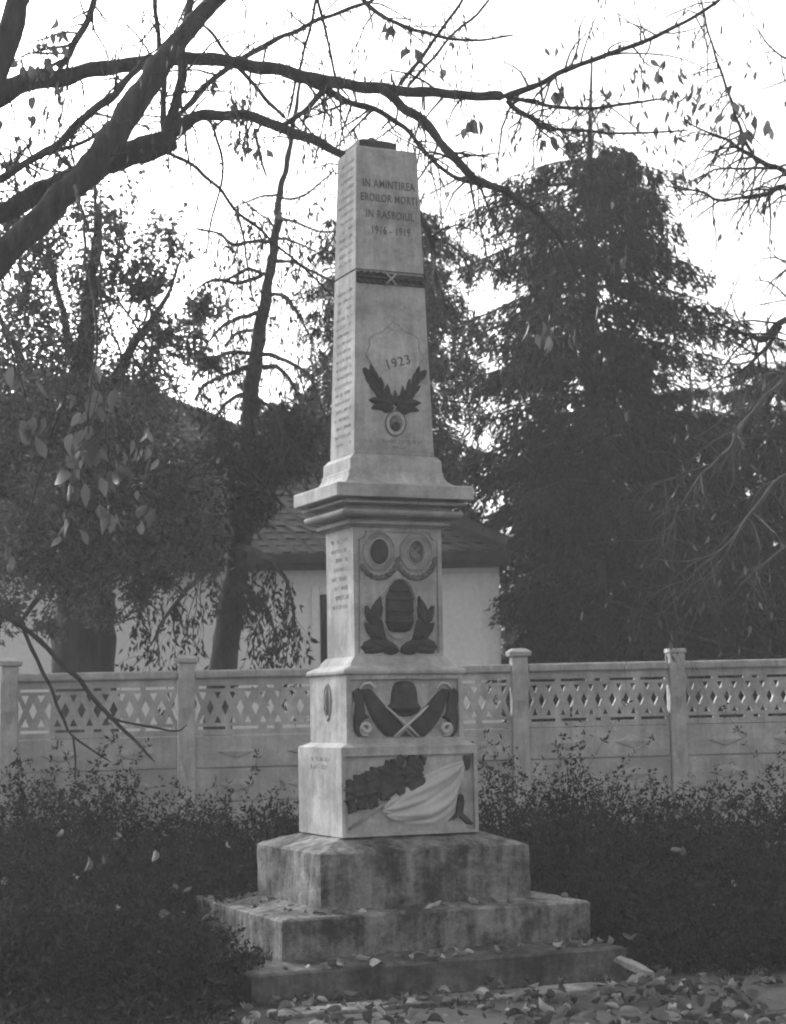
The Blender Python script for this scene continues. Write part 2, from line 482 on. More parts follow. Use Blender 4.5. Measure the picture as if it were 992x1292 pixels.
px_relief('oak_branch', 'block1', [(70, 345), (130, 270), (230, 225), (330, 175), (450, 160), (560, 180), (580, 215), (500, 265), (400, 325), (330, 375), (250, 370), (130, 375)], 0.009, BRONZE, (430, 940), 5.51)
def flag():
    top = spline([(290, 440), (310, 392), (400, 330), (520, 250), (640, 180), (760, 132), (852, 108)], 6)
    bot = spline([(284, 470), (330, 520), (400, 552), (500, 565), (640, 562), (740, 510), (800, 430), (822, 290), (858, 160)], 5)
    n, m = 48, 40
    pick = lambda c, t: c[min(len(c) - 1, int(t * (len(c) - 1)))] * (1 - (t * (len(c) - 1) % 1)) + c[min(len(c) - 1, int(t * (len(c) - 1)) + 1)] * (t * (len(c) - 1) % 1)
    vs, fs = [], []
    for i in range(n + 1):
        a, b = pick(top, i / n), pick(bot, i / n)
        for j in range(m + 1):
            w = j / m; p = a * (1 - w) + b * w
            edge = min(1, 5 * min(w, 1 - w), 8 * min(i / n, 1 - i / n) + 0.25)
            fold = 0.75 - 1.5 * (1 - abs(math.sin(w * 8.5 + 1.6 * math.sin(i / n * 3.0) + i / n * 1.4))) ** 2.2 + 0.35 * math.sin(w * 24 - i / n * 6)
            s, z = g(p[0], p[1]); vs.append(F('block1', s, z, (0.022 + 0.016 * fold) * edge + (0.002 if edge > 0.3 else -0.001)))
    for i in range(n):
        for j in range(m):
            q = i * (m + 1) + j; fs.append((q, q + m + 1, q + m + 2, q + 1))
    mesh_obj('carved_flag', vs, fs, STONE_L, mon, True)
flag()
mb = MB()
for (x0, y0, x1, y1, r) in ((52, 588, 318, 395, 0.008),):
    mb.tube([F('block1', *g(x0, y0), 0.006), F('block1', *g(x1, y1), 0.012)], [r, r], 8)
mb.build('flag_staff', STONE_D, mon, True)
px_relief('staff_finial', 'block1', [(850, 72), (905, 70), (900, 110), (892, 165), (872, 178), (862, 140), (848, 110)], 0.018, BRONZE, (430, 940), 5.51)
px_relief('flag_tassel', 'block1', [(812, 352), (830, 338), (850, 350), (856, 390), (850, 440), (846, 475), (880, 505), (920, 545), (905, 554), (868, 548), (838, 515), (818, 497), (785, 518), (745, 532), (770, 500), (798, 470), (806, 410)], 0.016, BRONZE, (430, 940), 5.51, inset=0.85)

# second block: helmet, two horns of plenty, scrolls, crossed ribbon
g = fp('block2', (360, 820), 3.543); k2 = (g(700, 300)[0] - g(400, 300)[0]) / 300
def helmet():
    hx, ht, hb = 530, 138, 262
    rows = [(0.0, 0.22), (0.04, 0.52), (0.11, 0.72), (0.24, 0.87), (0.44, 0.95), (0.64, 0.98), (0.80, 1.02), (0.87, 1.14), (0.95, 1.28), (1.0, 1.12)]
    vs, fs, m = [], [], 14
    for t, w in rows:
        for j in range(m + 1):
            a = math.pi * j / m
            s, z = g(hx - 60 * w * math.cos(a), ht + (hb - ht) * t + (8 * math.sin(a) if t > 0.8 else 0))
            vs.append(F('block2', s, z, 0.003 + 0.045 * w * math.sin(a)))
    for i in range(len(rows) - 1):
        for j in range(m):
            q = i * (m + 1) + j; fs.append((q, q + m + 1, q + m + 2, q + 1))
    h = mesh_obj('carved_helmet', vs, fs, BRONZE, mon, True)
    px_relief('chin_strap', 'block2', [(462, 258), (606, 258), (590, 280), (560, 296), (530, 300), (500, 294), (475, 278)], 0.012, BRONZE, (360, 820), 3.543, parent=h)
helmet()
MIR = 533
for sx in (0, 1):
    mx = (lambda x: x) if sx == 0 else (lambda x: 2 * MIR + 6 - x)
    P = lambda pts: [(mx(x), y) for x, y in pts]
    px_relief('horn', 'block2', P([(346, 176), (372, 172), (398, 196), (440, 245), (480, 290), (512, 322), (526, 345), (505, 372), (480, 388), (450, 386), (420, 356), (392, 318), (368, 268), (352, 220)]), 0.028, BRONZE, (360, 820), 3.543, inset=0.6)
    px_relief('acanthus_leaf', 'block2', P([(300, 188), (322, 170), (346, 178), (350, 210), (352, 250), (356, 285), (374, 300), (352, 312), (336, 330), (334, 356), (346, 384), (326, 390), (308, 365), (304, 320), (306, 260)]), 0.020, BRONZE, (360, 820), 3.543, inset=0.75)
    mb = MB()
    sp = []
    for t in np.linspace(0, 1, 22):
        a = R(-70) - t * R(500); r = 30 * (1 - 0.72 * t)
        sp.append(F('block2', *g(mx(356 + r * math.cos(a)), 352 - r * math.sin(a)), 0.010 + 0.012 * t))
    mb.tube(sp, [0.009 + 0.006 * t for t in np.linspace(0, 1, 22)], 6)
    mb.build('scroll', STONE_L, mon, True)
    mb = MB()
    mb.tube([F('block2', *g(mx(x), y), 0.010) for x, y in ((330, 175), (350, 152), (375, 148), (398, 168), (392, 182))], [0.008, 0.010, 0.010, 0.009, 0.006], 6)
    mb.tube([F('block2', *g(mx(x), y), 0.006) for x, y in ((318, 210), (306, 235), (302, 262), (303, 290))], [0.004, 0.006, 0.006, 0.003], 6)
    mb.build('scroll_top', STONE_L, mon, True)
    mb = MB()
    ln = [(442, 250), (480, 286), (540, 340), (592, 388)]
    mb.tube([F('block2', *g(mx(x), y), 0.022 + 0.006 * math.sin(i / 3 * math.pi) + 0.004 * sx) for i, (x, y) in enumerate(ln)], [0.005, 0.0085, 0.0095, 0.006], 6)
    mb.build('ribbon', STONE_L, mon, True)
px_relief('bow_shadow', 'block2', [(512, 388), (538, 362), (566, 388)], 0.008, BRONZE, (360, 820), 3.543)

# die: two portrait medallions, garlands, beehive shaped plaque, laurel branches
g = fp('die', (440, 650), 6.8); k3 = (g(700, 700)[0] - g(200, 700)[0]) / 500
def oval(part, g, cx, cy, rx, ry, n=28, a0=0.0):
    return [g(cx + rx * math.cos(2 * math.pi * i / n + a0), cy - ry * math.sin(2 * math.pi * i / n + a0)) for i in range(n)]
def oval_ring(name, part, g, cx, cy, rx, ry, r, material, parent=mon, n=28, p=0.006):
    mb = MB(); a = oval(part, g, cx, cy, rx, ry, n)
    mb.tube([F(part, s, z, p) for s, z in a + a[:1]], [r] * (n + 1), 6, cap=False)
    return mb.build(name, material, parent, True)
PORT = mat('faded portrait enamel', 0.05, 0.20, 22, 0.35, contrast=(0.42, 0.6))
for cx, cy, rx, ry, mm in ((258, 315, 78, 108, BRONZE), (575, 318, 62, 96, PORT)):
    pl = relief('medallion', 'die', oval('die', g, cx, cy, 148, 172, 8, R(22)), 0.008, STONE_D, inset=0.9)
    relief('portrait', 'die', oval('die', g, cx, cy, rx, ry), 0.013, mm, parent=pl, inset=0.9)
    oval_ring('portrait_rim', 'die', g, cx, cy, rx + 8, ry + 8, 0.004, STONE, pl, p=0.011)
    oval_ring('medallion_rim', 'die', g, cx, cy, 132, 162, 0.0035, STONE_D, pl, p=0.008)
    for i in range(9):
        a = R(205 + i * 130 / 8); x, y = cx + 160 * math.cos(a), cy + 15 - 195 * math.sin(a) * 1.0
        s, z = g(x, y); leaf_relief('garland_leaf', 'die', s, z, R(205 + i * 130 / 8 + 90 - 12), 74 * k3, 46 * k3, 0.013, INK)
oval_ring('plaque_rim', 'die', g, 432, 800, 150, 262, 0.006, STONE, p=0.004)
bee = [(340, 985), (318, 930), (316, 760), (322, 690), (350, 620), (395, 565), (432, 552), (470, 565), (515, 620), (544, 690), (550, 760), (550, 930), (528, 985), (480, 1005), (390, 1005)]
hv_ = px_relief('beehive_plaque', 'die', bee, 0.026, BRONZE, (440, 650), 6.8, inset=0.66)
for y0, w in ((640, 80), (715, 112), (815, 114), (910, 112)):
    mb = MB(); mb.tube([F('die', *g(432 + w * math.cos(a), y0 + 10 * math.sin(a)), 0.012 + 0.017 * math.sin(a)) for a in np.linspace(0.1, math.pi - 0.1, 10)], [0.010] * 10, 6)
    mb.build('plaque_band', BRONZE, hv_, True)
SIL = [(432, 1168), (380, 1108), (325, 1062), (305, 980), (268, 905), (257, 850), (285, 782), (268, 765), (270, 705), (236, 728), (206, 770), (188, 815), (160, 772), (133, 830), (150, 900), (182, 935), (134, 930), (150, 1000), (192, 1060), (132, 1088), (106, 1140), (150, 1188), (190, 1174), (250, 1188), (320, 1172), (362, 1192)]
LV = [(215, 950, 145, 785, 62), (225, 930, 268, 702, 66), (245, 900, 284, 785, 40), (250, 1050, 138, 925, 70), (270, 1040, 262, 880, 60), (300, 1075, 205, 960, 60), (330, 1100, 108, 1130, 74), (300, 1140, 140, 1180, 56), (370, 1140, 200, 1085, 62), (430, 1165, 270, 1080, 66), (430, 1165, 300, 1185, 46)]
for sx in (0, 1):
    mx = (lambda x: x) if sx == 0 else (lambda x: 868 - x)
    br = px_relief('laurel_branch', 'die', [(mx(x), y) for x, y in SIL], 0.006, BRONZE, (440, 650), 6.8, inset=0.97)
    for x0, y0, x1, y1, w in LV:
        (s0, z0), (s1, z1) = g(mx(x0), y0), g(mx(x1), y1)
        leaf_relief('laurel_leaf', 'die', s0, z0, math.atan2(z1 - z0, s1 - s0), math.hypot(s1 - s0, z1 - z0) * 1.04, w * 1.15 * k3, 0.019 * random.uniform(0.8, 1.2), BRONZE, br)
mb = MB()
for pts in ([(92, 1180), (92, 205), (128, 192), (148, 160), (152, 124), (692, 126), (700, 170), (722, 200), (760, 218), (762, 1180)],):
    mb.tube([F('die', *g(x, y), 0.0005) for x, y in pts], [0.0035] * len(pts), 5)
mb.build('panel_line', INK2, mon)

# shaft: cartouche with the date, wreath, small medallion, band with ribbon, lettering
g = fp('shaft', (370, 380), 3.968); k4 = (g(650, 400)[0] - g(400, 400)[0]) / 250
cart = [(362, 268), (380, 225), (378, 190), (402, 168), (440, 158), (470, 130), (500, 104), (530, 128), (562, 158), (604, 172), (628, 196), (626, 232), (652, 285), (628, 330), (585, 410), (510, 500), (440, 400), (392, 322)]
ca_ = px_relief('cartouche', 'shaft', cart, 0.010, STONE, (370, 380), 3.968, inset=0.92)
mb = MB(); cpt = [F('shaft', *g(x, y), 0.006) for x, y in cart]; mb.tube(cpt + cpt[:1], [0.003] * (len(cart) + 1), 6, cap=False)
mb.build('cartouche_edge', STONE_D, ca_, True)
for a in (35, 145, 262): leaf_relief('trefoil', 'shaft', *g(506, 152), R(a), 40 * k4, 26 * k4, 0.016, INKL, ca_)
lw = []
for i, (x, y) in enumerate(((505, 520), (470, 490), (440, 455), (415, 420), (400, 390))):
    lw += [(x, y, 118 + 3 * i, 1.0), (x - 12, y + 4, 150 - 6 * i, 0.95), (x + 6, y - 10, 92 + 4 * i, 0.9)]
lw += [(505, 515, 168, 1.5), (470, 505, 176, 1.35), (500, 525, 188, 1.3), (455, 520, 196, 1.0), (505, 530, 205, 0.9)]
for x, y, a, sc in lw:
    for sx in (0, 1):
        X = x if sx == 0 else 1018 - x; A = a if sx == 0 else 180 - a
        if sx and y < 440 and a > 130: continue
        s, z = g(X, y + (6 if sx else 0)); leaf_relief('laurel_leaf', 'shaft', s, z, R(A), 68 * sc * k4, 30 * sc * k4, 0.015 * random.uniform(0.8, 1.2), BRONZE)
md = relief('medallion', 'shaft', oval('shaft', g, 512, 612, 50, 62), 0.009, STONE, inset=0.9)
relief('portrait', 'shaft', oval('shaft', g, 512, 612, 33, 44), 0.013, PORT, parent=md, inset=0.9)
relief('portrait', 'shaft', oval('shaft', g, 512, 627, 24, 26), 0.015, BRONZE, parent=md, inset=0.8)
oval_ring('medallion_rim', 'shaft', g, 512, 612, 50, 62, 0.0045, INK, md, p=0.006)

# band of laurel under the joint, tied with a crossed ribbon
zb0, zb1 = 4.186, 4.256
bd = relief('laurel_band', 'shaft', [(-shaft_hu(zb0) + 0.004, zb0), (shaft_hu(zb0) - 0.004, zb0), (shaft_hu(zb1) - 0.004, zb1), (-shaft_hu(zb1) + 0.004, zb1)], 0.009, BRONZE, inset=0.93)
for i in range(11):
    for rr in (-1, 0, 1):
        s = -0.205 + i * 0.041
        if abs(s) < 0.02: continue
        a = (0 if s < 0 else 180) + rr * 22
        leaf_relief('laurel_leaf', 'shaft', s - math.cos(R(a)) * 0.02, (zb0 + zb1) / 2 + rr * 0.018, R(a), 0.05, 0.022, 0.017, BRONZE, bd)
for sx in (1, -1):
    mb = MB(); mb.tube([F('shaft', 0.0 - 0.034 * sx, zb0 - 0.002, 0.012), F('shaft', 0, (zb0 + zb1) / 2, 0.022 + 0.002 * sx), F('shaft', 0.034 * sx, zb1, 0.012)], [0.0065] * 3, 6)
    mb.build('ribbon', STONE, bd, True)

BAT = math.atan((0.194 - 0.155) / (5.047 - 3.141))
def inscription(txt, zc, width, height, material, s0=0.0, part='shaft', rot=0.0, parent=mon, out=0.0):
    cu = bpy.data.curves.new('inscription', 'FONT'); cu.body = txt
    cu.align_x, cu.align_y = 'CENTER', 'CENTER'; cu.extrude = 0.0018; cu.resolution_u = 3; cu.space_character = 1.12; cu.offset = 0.007
    tmp = bpy.data.objects.new('tmp', cu); COL.objects.link(tmp)
    bpy.context.view_layer.update()
    me = bpy.data.meshes.new_from_object(tmp.evaluated_get(bpy.context.evaluated_depsgraph_get()))
    COL.objects.unlink(tmp); bpy.data.objects.remove(tmp)
    co = np.empty(len(me.vertices) * 3); me.vertices.foreach_get('co', co); co = co.reshape(-1, 3)
    mn, mx_ = co.min(0), co.max(0); c = (mn + mx_) / 2
    co[:, 0] = (co[:, 0] - c[0]) * width / (mx_[0] - mn[0]); co[:, 1] = (co[:, 1] - c[1]) * height / (mx_[1] - mn[1])
    me.vertices.foreach_set('co', co.reshape(-1)); me.update()
    me.materials.append(material)
    o = bpy.data.objects.new('inscription', me); COL.objects.link(o); o.parent = parent
    o.location = F(part, s0, zc, 0.0012 + out)
    o.rotation_mode = 'XYZ'
    o.matrix_basis = Matrix.Translation(o.location) @ Matrix.Rotation(-BAT if part == 'shaft' else 0, 4, 'X') @ Matrix.Rotation(math.pi / 2, 4, 'X') @ Matrix.Rotation(rot, 4, 'Z')
    return o
g1 = fp('shaft', (400, 150), 4.509)
def line(txt, x0, x1, y, h):
    a, b = g1(x0, y - 4), g1(x1, y + 10)
    inscription(txt, (a[1] + b[1]) / 2, b[0] - a[0], h, INK, (a[0] + b[0]) / 2)
line('IN AMINTIREA', 262, 556, 372, 0.050)
line('EROILOR MORTI', 250, 568, 452, 0.050)
line('IN RASBOIUL', 280, 552, 545, 0.050)
line('1916 - 1919', 315, 530, 635, 0.050)
s_, z_ = g(523, 305); inscription('1923', z_, 0.155, 0.058, INK, s_, rot=R(17), parent=ca_, out=0.010)

def worn_rows(name, fn, rows, width, h, material, fill=0.85, seed=3):
    """weathered rows of small lettering, no longer legible: short strokes"""
    r = random.Random(seed); mb = MB()
    for zc in rows:
        x = -width / 2 + r.uniform(0, 0.02); end = width / 2 - r.uniform(0, 0.03)
        while x < end:
            if r.random() < 0.12: x += h * 0.7; continue
            w = h * r.uniform(0.16, 0.24); hh = h * r.uniform(0.75, 1.0)
            kind = r.randrange(4)
            segs = [((0, -0.5), (0, 0.5)), ((0, -0.5), (0.5, 0.5)), ((0, 0.5), (0.5, 0.5)), ((0.5, -0.5), (0.5, 0.5)), ((0, -0.5), (0.5, -0.5)), ((0, 0), (0.5, 0))]
            for (a, b) in r.sample(segs, 2 + (kind > 1)):
                mb.tube([fn(x + a[0] * h, zc + a[1] * hh), fn(x + b[0] * h, zc + b[1] * hh)], [h * 0.09] * 2, 4)
            x += h * r.uniform(0.75, 0.95)
    return mb.build(name, material, mon)
LF = lambda hu: (lambda s, z: (-(hu(z)), s, z))
worn_rows('worn_names', LF(shaft_hu), list(np.arange(3.22, 4.20, 0.052)), 0.27, 0.022, INKL, seed=4)
worn_rows('worn_names', LF(shaft_hu), list(np.arange(4.34, 4.98, 0.052)), 0.24, 0.022, INKL, seed=5)
worn_rows('worn_names', LF(lambda z: 0.287), list(np.arange(2.24, 2.64, 0.056)), 0.27, 0.026, INKL, seed=6)
worn_rows('worn_lettering', lambda s, z: F('shaft', s + 0.05, z, 0), [3.225], 0.26, 0.022, INK2, seed=7)
worn_rows('worn_lettering', lambda s, z: F('shaft', s + 0.03, z, 0), [3.190], 0.14, 0.018, INK2, seed=8)
worn_rows('worn_lettering', LF(lambda z: 0.433), [1.345, 1.30], 0.30, 0.028, INKL, seed=9)
# small emblem on the side of the second block
mb = MB()
eo = [(-0.375, 0.0 + 0.055 * math.cos(a), 1.68 + 0.10 * math.sin(a)) for a in np.linspace(0, 2 * math.pi, 21)]
mb.tube(eo, [0.006] * 21, 6, cap=False)
mb.tube([(-0.375, 0.0, 1.60), (-0.378, 0.005, 1.68), (-0.375, 0.0, 1.77)], [0.008, 0.018, 0.006], 6)
mb.tube([(-0.375, -0.03, 1.59), (-0.376, 0.0, 1.57), (-0.375, 0.03, 1.59)], [0.006, 0.008, 0.006], 6)
mb.build('side_emblem', STONE_D, mon, True)

# ------------------------------------------------------------------ fence
def fence():
    A, B = at(20, 850, 14.05), at(985, 832, 14.85)
    d = Vector((B.x - A.x, B.y - A.y, 0)); d.normalize()
    ang = math.atan2(d.y, d.x)
    def along(px):
        q = at(px, 880, 1.0) - EYE; q.z = 0
        # ray from the eye meets the fence line
        M2 = Matrix(((q.x, -d.x), (q.y, -d.y))); t = M2.inverted() @ Vector((A.x, A.y))
        return t[1]
    posts = [along(p) for p in (10, 235, 446, 655, 853)]
    step = (posts[-1] - posts[0]) / 4
    posts = [posts[0] - step] + posts + [posts[-1] + step]
    root = thing('concrete_fence', 'pale precast concrete fence with lattice panels behind the shrubs', 'fence', (A.x, A.y, 0.05), ang)
    slope = 0.006
    PW = 0.065
    def post_meshes():
        mb = MB(); mb.box(-PW, PW, -PW, PW, -0.3, 1.965)
        me_post = mb
        return me_post
    top = 1.905
    shared = {}
    for i, x in enumerate(posts):
        zo = slope * (x - posts[1])
        mb = post_meshes(); p = bevel(mb.build('post', CONC, root), 0.012); p.location = (x, 0, zo + random.uniform(-0.008, 0.008)); p.rotation_euler = (random.gauss(0, 0.006), random.gauss(0, 0.005), random.gauss(0, 0.02))
        mb = MB(); mb.frustum((-0.085, 0.085, -0.085, 0.085), (-0.092, 0.092, -0.092, 0.092), 1.9652, 2.0); mb.frustum((-0.092, 0.092, -0.092, 0.092), (-0.05, 0.05, -0.05, 0.05), 2.0002, 2.028)
        if i == 5: mb = MB(); mb.frustum((-0.075, 0.075, -0.075, 0.075), (-0.07, 0.07, -0.07, 0.07), 1.9652, 2.0)
        c = bevel(mb.build('post_cap', CONC, p), 0.006)
        for zc in (1.62, 1.2, 0.8):          # long pointed lozenge on the post face
            mb = MB()
            vs = [(0, -PW - 0.0005, zc - 0.15), (0.04, -PW - 0.0005, zc), (0, -PW - 0.0005, zc + 0.15), (-0.04, -PW - 0.0005, zc), (0, -PW - 0.022, zc)]
            mb.add(vs, [(0, 1, 4), (1, 2, 4), (2, 3, 4), (3, 0, 4)]); mb.build('post_lozenge', CONC_D, p)
    for i in range(len(posts) - 1):
        x0, x1 = posts[i] + PW + 0.003, posts[i + 1] - PW - 0.003
        w = x1 - x0; zo = slope * ((x0 + x1) / 2 - posts[1])
        tone = CONC_D if i in (1, 2) else CONC
        shear = lambda vs: [(x, y, z + slope * (x - w / 2)) for x, y, z in vs]
        def fin(mb, name, parent=root, bw_=0.004):
            mb.v = shear(mb.v); o = mb.build(name, tone, parent)
            if parent is root: o.location = (x0, random.uniform(-0.004, 0.004), zo)
            return bevel(o, bw_) if bw_ else o
        mb = MB(); mb.box(0, w, -0.06, 0.05, top - 0.065, top); fin(mb, 'top_rail', bw_=0.014)
        # openwork panel
        z0 = top - 0.065 - 0.44; mb = MB()
        T0, T1 = -0.028, 0.022
        for a, b in ((0.0, 0.045), (0.068, 0.095), (0.335, 0.360), (0.383, 0.4395)): mb.box(0, w, T0, T1, z0 + a, z0 + b)
        sl = [(0.02, 0.20), (0.235, 0.42), (0.475, 0.525), (0.58, 0.765), (0.80, 0.98)]
        cuts = [0] + [c for ab in sl for c in ab] + [1]
        for a, b in ((0.0452, 0.0678), (0.3602, 0.3828)):
            for k in range(0, len(cuts), 2): mb.box(cuts[k] * w, cuts[k + 1] * w, T0 + 0.001, T1 - 0.001, z0 + a, z0 + b)
        nb = 10; bw2 = w / nb; za, zb = z0 + 0.090, z0 + 0.340
        for k in range(nb):
            for s in (0, 1):
                xa, xb = (k * bw2, (k + 1) * bw2) if s == 0 else ((k + 1) * bw2, k * bw2)
                hw = 0.029; y0, y1 = T0 + 0.004 + 0.003 * s, T1 - 0.004 - 0.003 * s
                pl = [(min(max(xa - hw, 0), w), za), (min(max(xa + hw, 0), w), za), (min(max(xb + hw, 0), w), zb), (min(max(xb - hw, 0), w), zb)]
                mb.add([(x, y0, z) for x, z in pl] + [(x, y1, z) for x, z in pl], [(0, 1, 2, 3), (7, 6, 5, 4), (0, 4, 5, 1), (1, 5, 6, 2), (2, 6, 7, 3), (3, 7, 4, 0)])
        fin(mb, 'lattice_panel', bw_=0)
        # plain slabs with flat raised lozenges
        zt = z0 - 0.004
        for r_ in range(5):
            h = 0.245
            mb = MB(); mb.box(0, w, -0.030, 0.024, zt - h, zt); sl_ = fin(mb, 'slab', bw_=0.006)
            for fx in (0.27, 0.73):
                cx, cz = fx * w, zt - h / 2
                mb = MB(); yb = -0.0305
                o8 = [(-0.15, 0), (-0.09, 0.022), (0, 0.055), (0.09, 0.022), (0.15, 0), (0.09, -0.022), (0, -0.055), (-0.09, -0.022)]
                mb.add([(cx + a, yb, cz + b) for a, b in o8] + [(cx + a * 0.9, yb - 0.012, cz + b * 0.86) for a, b in o8] + [(cx, yb - 0.022, cz)], [(i2, (i2 + 7) % 8, 8 + (i2 + 7) % 8, 8 + i2) for i2 in range(8)] + [(8 + i2, 8 + (i2 + 7) % 8, 16) for i2 in range(8)])
                mb.v = shear(mb.v); mb.build('slab_lozenge', tone, sl_)
            b2 = MB(); b2.box(0.001, w - 0.001, -0.012, 0.010, zt - h - 0.009, zt - h - 0.0005); fin(b2, 'slab_joint', bw_=0); zt -= h + 0.010
fence()

# ------------------------------------------------------------------ house
def house():
    root = thing('house', 'white plastered house with hipped tile roof behind the fence', 'house', (0, 0, 0))
    YF = 20.0
    xr = at(627, 760, YF).x; xl = -9.0; zt = at(600, 712, YF).z; DEP = 8.0
    mb = MB(); mb.box(xl, xr, YF, YF + DEP, -0.1, zt); mb.build('wall', PLASTER, root)
    zp = lambda py: at(560, py, YF).z
    xp = lambda px: at(px, 760, YF).x
    def strip(name, x0, x1, z0, z1, d, m=PLASTER): 
        b = MB(); b.box(x0, x1, YF - d, YF - 0.001, z0, z1); return bevel(b.build(name, m, root), 0.008)
    strip('corner_pilaster', xp(605), xr + 0.03, -0.1, zp(724), 0.04)
    strip('frieze', xl, xr + 0.03, zp(724) + 0.002, zt, 0.05)
    strip('cornice_strip', xl, xr + 0.08, zt + 0.002, zt + 0.07, 0.11)
    strip('plinth', xl, xp(604), -0.1, 0.5, 0.04)
    for xw in (404,):
        x0, x1 = xp(xw), xp(xw) + 0.62
        z0, z1 = 1.25 if xw != 404 else 0.4, zp(748)
        w_ = strip('window', x0, x1, z0, z1, 0.012, WOODD)
        for k in range(2):
            b = MB(); xm = (x0 + x1) / 2
            a0, a1 = (x0 + 0.03, xm - 0.02) if k == 0 else (xm + 0.02, x1 - 0.03)
            b.box(a0, a1, YF - 0.018, YF - 0.0125, z0 + 0.05, z1 - 0.05); b.build('pane', GLASSD, w_)
        for a0, a1, b0, b1 in ((x0 - 0.09, x0 - 0.002, z0, z1 + 0.09), (x1 + 0.002, x1 + 0.09, z0, z1 + 0.09), (x0, x1, z1 + 0.002, z1 + 0.09), (x0 - 0.13, x1 + 0.13, z0 - 0.09, z0 - 0.002)):
            b = MB(); b.box(a0, a1, YF - 0.055, YF - 0.002, b0, b1); bevel(b.build('window_surround', PLASTER, w_), 0.006)
    # hipped roof
    ov = 0.35; ze = zt + 0.12
    ex = at(645, 690, YF - ov).x; ey = YF - ov; by = YF + DEP + ov; elx = xl - ov
    yr = (ey + by) / 2; zr = at(150, 487, yr).z; rx = at(150, 487, yr).x; lx = elx + (ex - rx)
    mb = MB()
    vs = [(elx, ey, ze), (ex, ey, ze), (ex, by, ze), (elx, by, ze), (min(lx, rx - 1), yr, zr), (rx, yr, zr)]
    vs += [(x, y, ze - 0.10) for x, y, z in vs[:4]]
    mb.add(vs, [(0, 1, 5, 4), (1, 2, 5), (2, 3, 4, 5), (3, 0, 4), (0, 6, 7, 1), (1, 7, 8, 2), (2, 8, 9, 3), (3, 9, 6, 0), (9, 8, 7, 6)])
    roof = mb.build('roof', TILE, root)
    b = MB(); b.box(elx + 0.02, ex - 0.02, ey + 0.05, YF + 0.3, ze - 0.16, ze - 0.102); b.build('soffit_board', WOODD, roof)
    # plain tiles in courses on the front and right slopes
    def courses(p0, p1, q1, q0, name):
        """quad eave p0-p1, ridge q0-q1"""
        p0, p1, q0, q1 = map(Vector, (p0, p1, q0, q1)); mb = MB(); r = random.Random(5)
        L = ((q0 + q1) / 2 - (p0 + p1) / 2).length; n = int(L / 0.16)
        nrm = (p1 - p0).cross(q0 - p0).normalized()
        if nrm.z < 0: nrm = -nrm
        for i in range(n):
            a, b_ = i / n, min(1, (i + 1.5) / n)
            A0, A1, B0, B1 = p0.lerp(q0, a), p1.lerp(q1, a), p0.lerp(q0, b_), p1.lerp(q1, b_)
            wd = (A1 - A0).length; m = max(1, int(wd / 0.18)); sh = (i % 2) * 0.5 / m
            for k in range(m):
                t0, t1 = max(0, k / m + 0.004 - sh * (k > 0)), min(1, (k + 1) / m - 0.004 - sh)
                u0, u1 = A0.lerp(A1, t0), A0.lerp(A1, t1); w0, w1 = B0.lerp(B1, t0), B0.lerp(B1, t1)
                h = 0.024 + r.uniform(-0.005, 0.007); sk = r.uniform(-0.012, 0.012)
                up = nrm * h; lo = nrm * 0.006; dn = (A0 - B0).normalized() * sk
                mb.add([u0 + up + dn, u1 + up + dn, w1 + lo, w0 + lo, u0 + lo + dn, u1 + lo + dn], [(0, 1, 2, 3), (4, 5, 1, 0)])
        o = mb.build(name, TILE, roof); o['kind'] = 'stuff'
    V_ = [Vector(v) for v in vs]
    courses(V_[0], V_[1], V_[5], V_[4], 'roof_tiles')
    courses(V_[1], V_[2], V_[5], V_[5] + Vector((0, -0.01, 0)), 'roof_tiles')
    mb = MB()
    mb.tube([V_[1] + Vector((0, 0, 0.05)), V_[5] + Vector((0, 0, 0.05))], [0.09, 0.09], 8); mb.tube([V_[4] + Vector((0, 0, 0.05)), V_[5] + Vector((0, 0, 0.05))], [0.09, 0.09], 8)
    mb.build('hip_tiles', TILE, roof)
house()

# ------------------------------------------------------------------ trees
def pxlimb(rows, step=5):
    """rows of (px, py, Y, radius in print pixels) -> smooth points and radii in metres"""
    raw = []
    for px, py, Y, r in rows:
        p = at(px, py, Y); raw.append((p.x, p.y, p.z, r * Y / FPX))
    s = spline(raw, step)
    return [Vector(q[:3]) for q in s], [max(0.002, q[3]) for q in s]

def rough(pts, rad, amp, seed):
    out = []
    for i, p in enumerate(pts):
        k = min(1, i / 3) * min(rad[i] * amp, 0.028)
        out.append(p + Vector((mnoise.noise(p * 5 + Vector((seed, 0, 0))), mnoise.noise(p * 5 + Vector((0, seed, 0))), mnoise.noise(p * 5 + Vector((0, 0, seed))))) * k)
    return out

def limb_obj(rows, parent, name='limb', material=BARK, seg=10, step=9, amp=0.75):
    pts, rad = pxlimb(rows, step)
    pts = rough(pts, [r + 0.012 for r in rad], amp, len(rows) * 1.7)
    rad = [r * (1 + 0.15 * mnoise.noise(p * 9) + 0.10 * mnoise.noise(p * 31)) for p, r in zip(pts, rad)]
    rad[-1] = min(rad[-1], 0.003)
    mb = MB(); mb.tube(pts, rad, seg); mb.build(name, material, parent, True)
    return pts, rad

